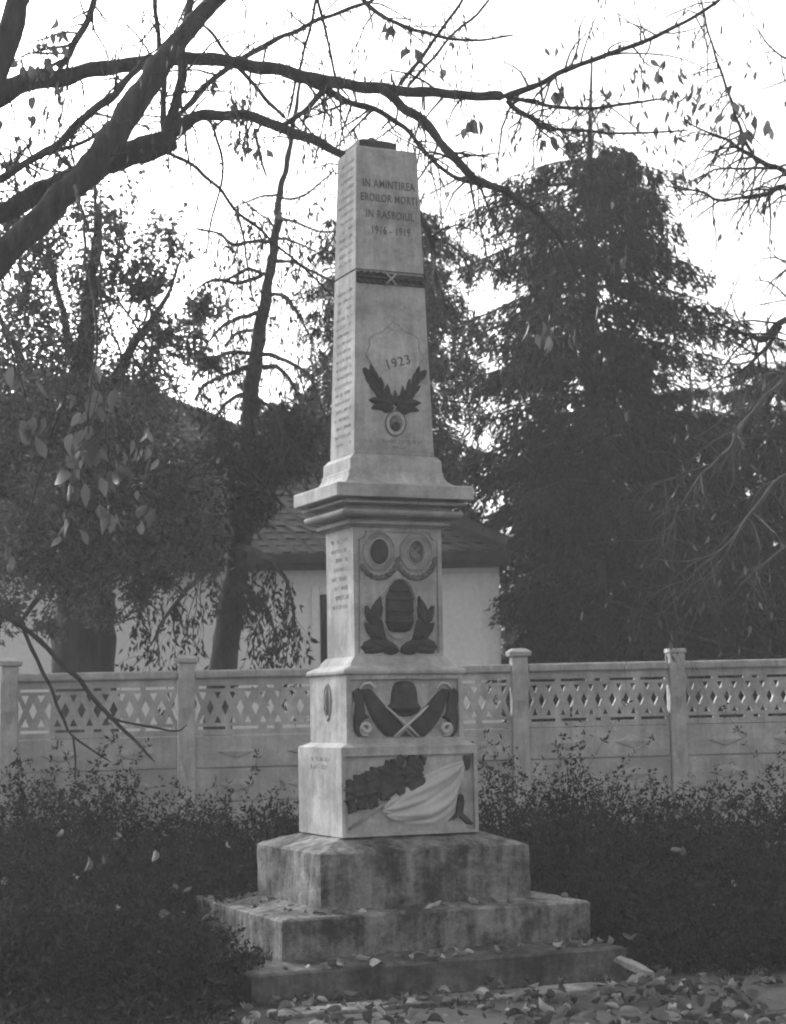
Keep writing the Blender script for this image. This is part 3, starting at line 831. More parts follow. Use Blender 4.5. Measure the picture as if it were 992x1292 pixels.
def grow(mb, start, direc, length, r0, rnd, depth, droop=0.3, wander=0.35, kids=3, seg=5, tips=None, n=7):
    """a wandering twig with side twigs; collects points where leaves hang"""
    p = Vector(start); d = Vector(direc).normalized(); pts, rad = [p.copy()], [r0]
    for i in range(n):
        d = (d + Vector((rnd.gauss(0, wander), rnd.gauss(0, wander), rnd.gauss(0, wander))) * 0.5 + Vector((0, 0, -droop / n))).normalized()
        p = p + d * length / n; pts.append(p.copy()); rad.append(max(0.0012, r0 * (1 - 0.8 * (i + 1) / n)))
        if tips is not None and i > 1: tips.append((p.copy(), d.copy()))
    mb.tube(pts, rad, seg, cap=False)
    if depth > 0:
        for _ in range(kids):
            i = rnd.randrange(1, n); side = Vector((rnd.gauss(0, 1), rnd.gauss(0, 1), rnd.gauss(0, 1)))
            dd = ((pts[i] - pts[i - 1]).normalized() + side.normalized() * 0.8)
            grow(mb, pts[i], dd, length * rnd.uniform(0.4, 0.7), rad[i] * 0.65, rnd, depth - 1, droop, wander, kids, max(3, seg - 1), tips, n)

# --- the great pod tree whose limbs arch over the monument (trunk stands left of the view)
def pod_tree():
    base = at(-250, 900, 12.6); base.z = 0.03
    root = thing('pod_tree', 'large pod tree on the left whose bare limbs arch above the monument', 'tree')
    rnd = random.Random(21)
    trunk = [(-262, 1190, 12.6, 62), (-250, 1000, 12.6, 52), (-225, 800, 12.5, 47), (-185, 620, 12.4, 45), (-130, 480, 12.3, 43)]
    limb_obj(trunk, root, 'trunk', BARK, 16)
    L = []
    def lb(rows, **k):
        rows = [(a, b, c, d * 0.86) for a, b, c, d in rows]
        r = limb_obj(rows, root, **k); L.append(r); return r
    lb([(-130, 485, 12.3, 34), (-60, 395, 12.2, 25), (0, 328, 12.1, 21), (60, 268, 12.1, 20), (110, 215, 12.2, 20), (158, 150, 12.3, 20), (200, 85, 12.4, 17), (235, 40, 12.5, 14), (300, -20, 12.6, 12), (370, -70, 12.7, 9)], seg=14)
    lb([(-130, 480, 12.3, 30), (-80, 345, 12.6, 22), (-30, 288, 12.8, 17), (15, 262, 12.8, 16), (60, 240, 12.8, 17), (110, 217, 12.7, 19), (160, 196, 12.7, 20), (205, 182, 12.7, 19), (222, 176, 12.7, 16)], seg=12)
    lb([(-185, 620, 12.4, 36), (-150, 400, 12.9, 32), (-90, 220, 13.1, 28), (-30, 138, 13.2, 20), (30, 107, 13.2, 16), (100, 91, 13.1, 13), (170, 80, 13.0, 11.5), (240, 74, 13.0, 10.5), (300, 79, 13.0, 10), (370, 92, 12.9, 10.5), (440, 106, 12.8, 9), (500, 114, 12.7, 8.5), (570, 118, 12.6, 7.5), (640, 124, 12.5, 7)], seg=12)
    lb([(-150, 400, 12.9, 32), (-80, 230, 12.4, 30), (-25, 130, 12.2, 27), (5, 60, 12.2, 22), (22, 0, 12.2, 17), (45, -80, 12.3, 13)], seg=12)
    # vertical shoots and the arch that runs behind the obelisk
    lb([(214, 175, 12.7, 12), (222, 130, 12.7, 8), (232, 60, 12.7, 6.5), (240, 0, 12.7, 5.5), (246, -60, 12.7, 4)])
    lb([(208, 170, 12.7, 5), (206, 110, 12.7, 4), (203, 60, 12.7, 4), (196, 0, 12.7, 3.5), (192, -50, 12.7, 3)])
    lb([(218, 165, 12.7, 11), (240, 150, 12.7, 9), (275, 142, 12.7, 7.5), (310, 148, 12.7, 7.5), (350, 158, 12.7, 8), (390, 174, 12.7, 7.5), (430, 196, 12.7, 6.5), (480, 228, 12.7, 6), (530, 276, 12.7, 5.5), (545, 310, 12.7, 4.5), (550, 345, 12.7, 3.5), (562, 390, 12.7, 2)])
    lb([(222, 150, 12.7, 4), (250, 118, 12.8, 4.5), (280, 92, 12.9, 4.5), (300, 76, 13.0, 4.5), (340, 55, 13.0, 4), (400, 28, 13.0, 3.5), (452, 6, 13.0, 3), (520, -25, 13.0, 2)])
    lb([(420, 102, 12.8, 6), (400, 125, 12.8, 4.5), (375, 146, 12.7, 4), (352, 160, 12.7, 4)])
    lb([(296, 80, 13.0, 3.5), (325, 110, 12.9, 3.2), (360, 152, 12.8, 3)])
    lb([(296, 80, 13.0, 3), (270, 45, 13.0, 2.6), (245, 22, 13.0, 2)])
    lb([(383, 100, 12.9, 6), (430, 124, 12.9, 5.5), (475, 138, 12.9, 4.5), (510, 160, 12.9, 4), (535, 190, 12.9, 3.6), (570, 222, 12.9, 3.2), (630, 240, 12.9, 2.5), (690, 262, 12.9, 1.5)])
    lb([(484, 114, 12.7, 8), (530, 150, 12.6, 7.5), (570, 196, 12.6, 7), (610, 230, 12.5, 6), (650, 250, 12.4, 5), (690, 282, 12.4, 3.5), (720, 330, 12.4, 2.2), (735, 380, 12.4, 1.2)])
    lb([(638, 122, 12.5, 5.5), (680, 104, 12.5, 4.6), (730, 82, 12.4, 4), (790, 60, 12.4, 3.6), (850, 36, 12.3, 3), (910, -4, 12.3, 2.5), (960, -50, 12.3, 2)])
    lb([(640, 126, 12.5, 4.5), (672, 152, 12.5, 3.6), (690, 164, 12.5, 3), (750, 166, 12.5, 2.4), (820, 168, 12.5, 1.8), (870, 164, 12.5, 1.2)])
    lb([(640, 124, 12.5, 3.6), (700, 134, 12.5, 3), (760, 136, 12.5, 2.6), (800, 128, 12.5, 2.2), (842, 124, 12.5, 1.5)])
    lb([(505, 106, 12.7, 3.2), (540, 60, 12.7, 2.8), (570, 20, 12.7, 2.5), (600, -30, 12.7, 2)])
    lb([(515, 108, 12.7, 2.6), (560, 58, 12.8, 2.2), (622, -5, 12.8, 1.8)])
    lb([(455, -5, 12.6, 4), (490, 25, 12.6, 3.5), (530, 40, 12.6, 3), (590, 48, 12.6, 2.4), (650, 45, 12.6, 1.6)])
    lb([(400, -5, 12.4, 2.6), (385, 60, 12.4, 2.2), (372, 110, 12.4, 2), (362, 150, 12.4, 1.5)])
    lb([(400, -5, 12.4, 2.6), (415, 60, 12.4, 2.2), (428, 120, 12.4, 1.8), (434, 185, 12.4, 1.2)])
    lb([(74, 84, 13.1, 6), (95, 55, 13.0, 5.5), (112, 25, 13.0, 5.5), (122, -10, 13.0, 5)])
    lb([(-20, 235, 12.4, 6), (30, 208, 12.4, 6), (75, 178, 12.4, 6.5), (115, 142, 12.4, 7), (150, 112, 12.4, 6), (180, 80, 12.5, 4)])
    lb([(-10, 232, 12.3, 4), (50, 196, 12.3, 3.5), (110, 178, 12.3, 3), (135, 150, 12.3, 2)])
    lb([(160, 168, 12.3, 4), (185, 128, 12.3, 4), (196, 88, 12.3, 3)])
    lb([(212, 192, 12.6, 3.5), (240, 205, 12.5, 3), (275, 235, 12.4, 2.8), (305, 270, 12.4, 2.5), (340, 300, 12.4, 2.2), (385, 340, 12.4, 1.6), (425, 378, 12.4, 1)])
    lb([(262, 150, 12.6, 2.6), (272, 165, 12.6, 2.3), (280, 215, 12.5, 2), (272, 260, 12.5, 1.8), (258, 330, 12.5, 1.2)])
    lb([(300, 260, 12.4, 2), (308, 310, 12.4, 1.8), (320, 380, 12.4, 1.2)])
    lb([(322, 162, 12.7, 2.6), (330, 195, 12.7, 2.4), (336, 225, 12.7, 1.5)])
    # low branches that hang in front of the fence on the left
    lb([(-110, 640, 12.6, 12), (-40, 740, 12.9, 7), (40, 800, 13.2, 4), (90, 850, 13.4, 3.6), (140, 905, 13.5, 3), (196, 960, 13.5, 1.5)])
    lb([(30, 795, 13.2, 3), (60, 860, 13.4, 2.6), (80, 905, 13.5, 2.2), (92, 930, 13.5, 1.8), (140, 962, 13.5, 1.2)])
    lb([(140, 905, 13.5, 2), (180, 915, 13.5, 1.7), (222, 922, 13.5, 1.3), (236, 914, 13.5, .8)])
    lb([(92, 928, 13.5, 1.8), (94, 950, 13.5, 1.5), (96, 985, 13.5, 1)])
    # long drooping whips on the left, in front of the dark tree
    tips = []
    mb = MB()
    for rows in ([(95, 235, 11.9, 4), (104, 270, 11.4, 3.2), (108, 330, 11, 2.8), (122, 400, 10.6, 2.4), (118, 480, 10.4, 2), (110, 545, 10.3, 1.4)],
                 [(120, 235, 11.9, 3), (126, 300, 11.5, 2.6), (128, 380, 11.2, 2.2), (150, 440, 11.0, 2), (160, 520, 10.8, 1.6), (178, 585, 10.7, 1)],
                 [(100, 430, 10.6, 2), (80, 500, 10.6, 1.6), (55, 590, 10.6, 1.4), (28, 690, 10.6, 1.0)],
                 [(128, 470, 11, 1.8), (135, 560, 10.8, 1.4), (140, 640, 10.8, 1.0)],
                 [(-20, 330, 11.2, 2.5), (10, 430, 10.9, 2), (30, 500, 10.7, 1.4)],
                 [(150, 380, 11.3, 2.2), (190, 440, 11.2, 2), (230, 510, 11.2, 1.4), (262, 545, 11.2, 1)]):
        pts, rad = pxlimb(rows, 8); pts = rough(pts, [q + 0.02 for q in rad], 0.9, rows[0][0]); rad = [q * 0.75 for q in rad]; mb.tube(pts, rad, 5); L.append((pts, rad))
    mb.build('drooping_shoots', BARK, root, True)
    # small twigs
    mb = MB(); twt = []
    for li, (pts, rad) in enumerate(L[:24]):
        for i in range(2, len(pts)):
            if pts[i].x > -3 and rnd.random() < (0.07 if li < 4 else 0.24 if li < 11 else 0.50):
                side = Vector((rnd.gauss(0, 1), rnd.gauss(0, 0.7), rnd.gauss(-0.25, 1)))
                grow(mb, pts[i], side, rnd.uniform(0.3, 0.95), min(rad[i] * 0.45, 0.010), rnd, 1, 0.7, 0.35, 2, 4, twt, 6)
    mb.build('twigs', BARK, root)
    # pods hanging from twig ends
    pp, pd = [], []
    for p, d in rnd.sample(twt, min(1000, len(twt))):
        pp.append(p); pd.append(Vector((rnd.gauss(0, 0.18), rnd.gauss(0, 0.18), -1)))
    leaves_obj('seed_pods', pp, pd, [rnd.uniform(0.03, 0.13) for _ in pp], [0.016] * len(pp), PODS, root, 0.5, 2)
    # leaves left on it: clusters as they hang in the print
    lp, ld, ls = [], [], []; stalks = MB()
    def cluster(px, py, Y, rpx, n, s=0.11, sy=1.0):
        c = at(px, py, Y); rr = rpx * Y / FPX; n0 = len(lp)
        for _ in range(n):
            lp.append(c + Vector((rnd.gauss(0, rr * 0.55), rnd.gauss(0, rr * 0.6), rnd.gauss(0, rr * 0.55 * sy))))
            ld.append(Vector((rnd.gauss(0, 0.35), rnd.gauss(0, 0.35), -1))); ls.append(s * rnd.uniform(0.5, 1.05))
        hub = c + Vector((rnd.gauss(0, rr * .3), rnd.gauss(0, rr * .3), rr * 1.1))
        stalks.tube([hub + Vector((rnd.gauss(0, .1), rnd.gauss(0, .1), .35)), hub, c, c - Vector((0, 0, rr * .5))], [0.004, 0.0035, 0.003, 0.001], 4)
        for p in lp[n0:]: stalks.tube([hub.lerp(c, rnd.random()), p + Vector((0, 0, 0.03)), p], [0.002, 0.0016, 0.0012], 3)
    for a in ((45, 75, 12.9, 28, 22), (70, 40, 12.9, 18, 6), (55, 140, 12.6, 30, 12), (30, 170, 12.5, 30, 12), (75, 195, 12.5, 12, 4, 0.14), (12, 200, 12.4, 20, 8), (70, 112, 12.9, 12, 5),
              (295, 135, 12.6, 14, 26, 0.07), (268, 108, 12.6, 8, 5, 0.09), (302, 185, 12.6, 14, 10, 0.08), (328, 190, 12.6, 8, 6, 0.08), (590, 155, 12.6, 10, 5, 0.13), (610, 200, 12.6, 8, 3, 0.1),
              (520, 65, 12.7, 10, 3, 0.13), (575, 90, 12.7, 14, 3, 0.1), (485, 28, 12.6, 10, 3, 0.12), (710, 120, 12.5, 10, 4, 0.12), (765, 115, 12.5, 8, 4, 0.1), (650, 175, 12.5, 8, 4, 0.1), (690, 175, 12.5, 8, 4, 0.12),
              (700, 410, 11.5, 22, 5, 0.14), (785, 320, 11.5, 14, 3, 0.12), (690, 425, 11.5, 14, 3, 0.13)):
        cluster(*a)
    for a in ((100, 530, 10.3, 24, 14, 0.15), (95, 590, 10.4, 22, 10, 0.15), (150, 590, 10.7, 24, 10, 0.14), (140, 640, 10.8, 18, 7, 0.14), (35, 535, 10.6, 18, 7, 0.15), (90, 650, 10.5, 30, 8, 0.12), (170, 560, 10.8, 28, 8, 0.14), (120, 480, 10.5, 28, 7, 0.13), (185, 640, 11, 18, 5, 0.12), (20, 480, 10.7, 16, 4, 0.14), (110, 560, 10.4, 14, 6, 0.16), (10, 700, 10.6, 10, 3, 0.12)):
        cluster(*a)
    broad_leaves('hanging_leaves', lp, ld, ls, LEAF_B, root, 5)
    stalks.build('leaf_stalks', BARK, root)
pod_tree()

def crown(name, centre_fn, n, size, material, parent, seed, ratio=0.5, hang=0.4):
    r = np.random.default_rng(seed)
    P = centre_fn(n, r)
    d = r.normal(size=(len(P), 3)); d[:, 2] -= hang
    return leaves_obj(name, P, d, size * r.uniform(0.6, 1.3, len(P)), size * ratio * r.uniform(0.7, 1.2, len(P)), material, parent, 0.2, seed)

def clumps(blobs, per, rad_in=0.0):
    """blobs: (x, y, z, r); points gather in small clumps spread through each blob"""
    def fn(n, r):
        B = np.array(blobs, float); w = B[:, 3] ** 2; w /= w.sum()
        m = max(1, n // per)
        b = B[r.choice(len(B), m, p=w)]
        d = r.normal(size=(m, 3)); d /= np.linalg.norm(d, axis=1, keepdims=True)
        c = b[:, :3] + d * (b[:, 3:] * r.uniform(rad_in, 1, (m, 1)) ** 0.55)
        P = np.repeat(c, per, axis=0)
        return P + r.normal(size=P.shape) * np.repeat(b[:, 3:], per, axis=0).clip(0.15, 0.8) * 0.13
    return fn

def pxblob(px, py, Y, rpx):
    p = at(px, py, Y); return (p.x, p.y, p.z, rpx * Y / FPX)

# --- broad dark tree behind the fence on the left
def dark_tree():
    root = thing('broadleaf_tree', 'thick trunked leafy tree standing behind the left end of fence', 'tree')
    Y = 16.0
    limb_obj([(103, 1150, Y, 56), (104, 1010, Y, 46), (106, 840, Y, 40), (108, 700, Y, 36), (106, 600, Y, 31), (104, 520, Y, 20), (108, 420, Y, 11), (118, 330, Y, 6), (126, 250, Y, 3)], root, 'trunk', BARK, 14)
    for rows in ([(106, 600, Y, 18), (60, 510, Y + .3, 13), (20, 440, Y + .5, 8), (-20, 360, Y + .6, 4)], [(106, 540, Y, 16), (160, 450, Y - .2, 11), (200, 390, Y - .3, 6), (222, 345, Y - .3, 3), (236, 285, Y - .3, 1)],
                 [(104, 650, Y, 14), (40, 640, Y - .6, 10), (-30, 600, Y - .8, 6)], [(108, 660, Y, 14), (180, 620, Y - .5, 9), (250, 620, Y - .6, 5)],
                 [(106, 480, Y, 12), (80, 400, Y + .2, 8), (60, 300, Y + .3, 4)], [(108, 700, Y, 10), (60, 740, Y - .8, 7), (20, 790, Y - 1, 4)]):
        limb_obj([(a, b, c, d * 0.62) for a, b, c, d in rows], root, 'limb', BARK, 8)
    B = [pxblob(*b) for b in ((30, 385, 16, 55), (120, 370, 16.2, 45), (200, 420, 15.6, 40), (90, 440, 16, 65), (20, 470, 16, 70), (180, 480, 16, 60), (240, 440, 15.6, 26),
                              (60, 540, 15.4, 90), (160, 560, 15.3, 80), (-10, 600, 15.4, 80), (100, 640, 15, 85), (220, 620, 15.2, 70), (20, 700, 14.9, 75), (100, 720, 14.9, 60), (-40, 500, 16, 80), (180, 690, 15, 55), (0, 770, 14.9, 35),
                              (250, 690, 15, 45), (130, 770, 15, 30), (60, 790, 14.9, 22), (175, 750, 15, 30), (205, 730, 15.2, 26), (-20, 800, 14.8, 26))]
    crown('foliage', clumps(B, 7), 36000, 0.060, LEAF_T, root, 31)
    mb = MB(); rnd = random.Random(4)
    for b in B:
        for _ in range(3):
            grow(mb, Vector(b[:3]), (rnd.gauss(0, 1), rnd.gauss(0, 1), rnd.gauss(0.3, 1)), b[3] * 1.3, 0.014, rnd, 1, 0.3, 0.4, 3, 4, None, 6)
    tips = []                      # thin leafy sprigs against the sky
    for a, b in (((190, 395), (184, 285)), ((222, 350), (236, 278)), ((170, 380), (205, 355)), ((60, 320), (44, 240)), ((120, 310), (112, 235)), ((150, 320), (160, 250)), ((240, 400), (268, 380)), ((245, 440), (275, 470)), ((20, 320), (10, 250)), ((85, 310), (78, 240)), ((40, 370), (20, 280)), ((100, 370), (130, 270)), ((140, 370), (150, 300)), ((70, 370), (60, 290)), ((180, 410), (220, 320)), ((210, 420), (262, 400)), ((30, 380), (45, 300)), ((120, 380), (95, 290)), ((160, 400), (190, 330)), ((5, 370), (-10, 280))):
        p, q = at(*a, 15.9), at(*b, 15.9)
        for _ in range(3): grow(mb, p, (q - p) + Vector((rnd.gauss(0, .12), rnd.gauss(0, .12), 0)), (q - p).length * rnd.uniform(.8, 1.1), 0.008, rnd, 1, -0.1, 0.22, 3, 4, tips, 7)
    mb.build('twigs', BARK, root)
    r = np.random.default_rng(77); P = np.repeat(np.array([t[0] for t in tips]), 3, 0); P = P + r.normal(size=P.shape) * 0.03
    leaves_obj('foliage', P, r.normal(size=P.shape), r.uniform(.05, .09, len(P)), r.uniform(.03, .05, len(P)), LEAF_T, root, 0.2, 78)
dark_tree()

# --- leaning half-bare conifer left of the obelisk
def bare_conifer():
    root = thing('bare_conifer', 'leaning half bare conifer with rib like branches left of the obelisk', 'tree')
    Y = 17.0; rnd = random.Random(9)
    tp, tr = limb_obj([(a, b, c, d * 0.84) for a, b, c, d in [(256, 1135, Y, 30), (268, 1000, Y, 24), (282, 840, Y, 21), (300, 700, Y, 18), (311, 600, Y, 15), (317, 500, Y, 12.5), (326, 430, Y, 11), (336, 370, Y, 8.5), (346, 300, Y, 7), (352, 250, Y, 5.5), (362, 205, Y, 4.5), (372, 150, Y, 3.5), (380, 90, Y, 2)]], root, 'trunk', BARK, 12)
    tips = []
    def rib(rows, tw=0.85):
        pts, rad = limb_obj(rows, root, 'limb', BARK, 6, 6, 0.7)
        mb = MB()
        for i in range(2, len(pts)):
            if rnd.random() < tw:
                grow(mb, pts[i], (rnd.gauss(0, 0.5), rnd.gauss(0, 0.7), -1.1), rnd.uniform(0.25, 0.75), 0.006, rnd, 1, 0.9, 0.3, 2, 4, tips, 6)
        if mb.v: mb.build('twigs', BARK, root)
    # left ribs, right ribs (print rows)
    for rows in ([(338, 305, Y, 3.2), (320, 304, Y - .2, 3), (295, 309, Y - .4, 2.6), (278, 296, Y - .6, 2), (243, 288, Y - .8, 1.4)],
                 [(334, 346, Y, 3), (312, 340, Y - .3, 2.6), (290, 352, Y - .5, 2), (262, 356, Y - .8, 1.4)], [(330, 348, Y, 3), (300, 356, Y - .3, 2.4), (270, 354, Y - .5, 2), (245, 366, Y - .7, 1.2)],
                 [(327, 394, Y, 3.5), (300, 402, Y - .3, 3), (280, 412, Y - .6, 2.4), (262, 432, Y - .8, 1.4)], [(325, 416, Y, 3), (300, 420, Y + .3, 2.4), (282, 438, Y + .5, 1.4)],
                 [(320, 446, Y, 3.5), (290, 444, Y - .4, 3), (262, 456, Y - .7, 2.4), (240, 480, Y - .9, 1.4)], [(318, 462, Y, 4), (290, 470, Y - .4, 3.4), (262, 484, Y - .8, 2.6), (244, 506, Y - 1, 1.6)],
                 [(317, 495, Y, 3.5), (294, 502, Y - .4, 3), (272, 524, Y - .7, 2), (258, 548, Y - .9, 1.2)],
                 [(344, 330, Y, 3), (368, 331, Y - .2, 2.6), (400, 344, Y - .4, 2), (430, 360, Y - .6, 1.4)], [(348, 272, Y, 2.6), (372, 280, Y - .3, 2.2), (405, 292, Y - .5, 1.6), (428, 290, Y - .7, 1)],
                 [(350, 250, Y, 2.2), (385, 246, Y - .3, 1.8), (425, 212, Y - .5, 1)], [(338, 372, Y, 3), (360, 374, Y - .3, 2.6), (378, 400, Y - .5, 2), (395, 430, Y - .7, 1.4)],
                 [(326, 446, Y, 3.6), (356, 452, Y - .4, 3), (385, 470, Y - .7, 2.2), (402, 500, Y - .9, 1.4)], [(324, 462, Y, 3.6), (350, 464, Y + .3, 3), (372, 490, Y + .5, 2), (385, 530, Y + .6, 1.4)],
                 [(322, 500, Y, 3.4), (346, 520, Y - .4, 2.6), (366, 560, Y - .6, 1.6)], [(346, 300, Y, 2.4), (372, 306, Y - .3, 2), (402, 318, Y - .5, 1.2)],
                 [(352, 245, Y, 2), (325, 250, Y - .3, 1.7), (296, 262, Y - .6, 1)], [(345, 285, Y, 2), (330, 270, Y + .3, 1.6), (300, 250, Y + .6, 1)]):
        rib(rows)
    # lower drooping boughs in front of the house wall
    for rows in ([(303, 690, Y, 6), (330, 700, Y - .5, 4.6), (356, 722, Y - .9, 3.4), (370, 760, Y - 1.1, 2), (368, 800, Y - 1.2, 1.2)], [(300, 705, Y, 5), (260, 720, Y - .6, 4), (215, 770, Y - 1, 2.6), (190, 815, Y - 1.2, 1.4)],
                 [(305, 680, Y, 5), (270, 660, Y - .6, 4), (220, 690, Y - 1, 2.6), (170, 750, Y - 1.2, 1.6)], [(296, 735, Y, 4), (330, 760, Y - .6, 3), (350, 810, Y - .9, 1.6)]):
        rib(rows, 0.9)
    r = np.random.default_rng(3)
    P = np.array([t[0] for t in tips]); P = np.repeat(P, 5, 0) + r.normal(size=(len(P) * 5, 3)) * 0.035
    low = P[:, 2] < 3.6
    keep = (low & (r.random(len(P)) < 0.36)) | (r.random(len(P)) < 0.10)
    P = P[keep]; d = r.normal(size=P.shape) * 0.5; d[:, 2] -= 1
    leaves_obj('foliage', P, d, r.uniform(0.05, 0.11, len(P)), r.uniform(0.02, 0.035, len(P)), NEEDLE, root, 0.2, 6)
    B = [pxblob(*b) for b in ((290, 590, 16.6, 60), (240, 640, 16.4, 50), (345, 590, 17, 45), (320, 635, 16.6, 35), (375, 560, 17.4, 40), (355, 535, 17.4, 30), (280, 655, 16.4, 40))]
    crown('lower_foliage', clumps(B, 16), 6500, 0.10, NEEDLE, root, 12, 0.3, 1.2)
bare_conifer()

# --- spruces: whorled boughs with hanging sprays of needles
def spruce(name, label, px, Y, top_py, prof, seed, trunk_r=0.16, gaps=0.0, dens=1.0, spray=0.26, base_z=0.9, group=None):
    """prof: list of (print row, left reach, right reach in print pixels)"""
    root = thing(name, label, 'tree', group=group)
    rnd = random.Random(seed); r = np.random.default_rng(seed)
    c = at(px, 880, Y); zt = at(px, top_py, Y).z
    xz = lambda z: c.x + (at(px, top_py, Y).x - c.x) * (z / zt)
    mb = MB(); zs = np.linspace(0.0, zt, 14)
    mb.tube([Vector((xz(z) + 0.02 * math.sin(z * 3), Y, z)) for z in zs], [max(0.012, trunk_r * (1 - z / zt) ** 0.8) for z in zs], 10); mb.build('trunk', BARK, root, True)
    ypx = [p[0] for p in prof]; lf = [p[1] for p in prof]; rt = [p[2] for p in prof]
    mbb = MB(); P, D = [], []
    z = base_z
    while z < zt - 0.1:
        py = CYP + 255 - (z - 1.6) * FPX / Y
        a0 = rnd.uniform(0, 6.28); nb = rnd.randint(6, 8)
        for k in range(nb):
            if rnd.random() < gaps: continue
            a = a0 + 2 * math.pi * k / nb + rnd.gauss(0, 0.2); ca, sa = math.cos(a), math.sin(a)
            reach = np.interp(-py, [-y for y in ypx][::-1] if ypx[0] < ypx[-1] else [-y for y in ypx], (lf if ca < 0 else rt)[::-1] if ypx[0] < ypx[-1] else (lf if ca < 0 else rt)) * Y / FPX
            L = reach * rnd.uniform(0.58, 1.24)
            if L < 0.07: continue
            n = 8; pts = []
            dip = rnd.uniform(0.24, 0.46)
            for i in range(n + 1):
                t = i / n; rr = L * t
                pts.append(Vector((xz(z) + ca * rr, Y + sa * rr, z + 0.12 * L * math.sin(t * 2.2) - dip * L * t ** 1.6 + (0.10 * L * max(0, t - 0.7) / 0.3))))
            mbb.tube(pts, [max(0.004, 0.028 * (L / 1.6) * (1 - 0.85 * i / n)) for i in range(n + 1)], 5, cap=False)
            for kk in range(2, 11) if L > 0.3 else range(7, 11, 3) if L > 0.12 else ():
                t = kk / 10; i = min(n - 1, int(t * n)); p = pts[i].lerp(pts[i + 1], t * n - i); fw = (pts[i + 1] - pts[i]).normalized()
                for sd in (-1, 1):
                    if rnd.random() < 0.12: continue
                    bl = 0.34 * L * (1.22 - t) * rnd.uniform(0.6, 1.3) + 0.07
                    dv = (fw * 0.75 + Vector((-sa, ca, 0)) * sd * 0.8 + Vector((0, 0, -0.25))).normalized()
                    hk = spray * rnd.uniform(0.35, 1.5) * min(1.0, L / 0.7 + 0.15)
                    for q_ in range(max(1, int(bl / 0.075 * dens * min(1.0, L / 0.5)))):
                        q = p + dv * bl * rnd.random(); hl = hk * rnd.uniform(0.6, 1.2)
                        for j in range(7):
                            P.append(q + Vector((rnd.gauss(0, 0.02), rnd.gauss(0, 0.02), -hl * j / 7)))
                            D.append(Vector((rnd.gauss(0, 0.5) + dv.x * 0.9, rnd.gauss(0, 0.5) + dv.y * 0.9, -0.8)))
        z += rnd.uniform(0.22, 0.36)
    mbb.build('boughs', BARK, root)
    P = np.array(P); D = np.array(D)
    leaves_obj('needles', P, D, r.uniform(0.05, 0.12, len(P)), r.uniform(0.016, 0.030, len(P)), NEEDLE, root, 0.3, seed)

spruce('spruce_tree', 'tall dark spruce with drooping sprays right of the obelisk', 745, 20.0, 70,
       [(70, 6, 6), (120, 16, 16), (170, 45, 45), (195, 130, 110), (215, 165, 140), (260, 185, 150), (330, 185, 152), (400, 195, 155), (500, 195, 170), (600, 170, 185), (700, 120, 200), (830, 100, 200)], 41, 0.20, 0.13, 2.2, 0.31)
spruce('spruce_tree', 'spruce mostly hidden directly behind the obelisk', 486, 24.0, 205,
       [(205, 20, 20), (270, 85, 105), (340, 95, 120), (450, 105, 125), (560, 140, 135), (640, 150, 140), (830, 150, 120)], 52, 0.17, 0.08, 1.9, 0.26)
spruce('spruce_tree', 'shorter dark spruce at the right edge behind the fence', 968, 22.0, 400,
       [(400, 8, 8), (480, 55, 55), (560, 100, 90), (640, 110, 100), (720, 130, 120), (830, 150, 130)], 63, 0.13, 0.05, 1.7, 0.22, 0.5)
spruce('spruce_tree', 'low spruce deep in shade between the house and the tall spruce', 715, 25.0, 520,
       [(520, 30, 30), (600, 70, 80), (700, 75, 120), (830, 80, 140)], 74, 0.12, 0.05, 1.3, 0.24, 0.4)
spruce('spruce_tree', 'middle height spruce filling the gap between tall and right edge spruces', 872, 24.0, 455,
       [(455, 8, 8), (520, 50, 50), (600, 90, 90), (720, 110, 110), (830, 130, 130)], 85, 0.12, 0.05, 1.5, 0.22, 0.4)

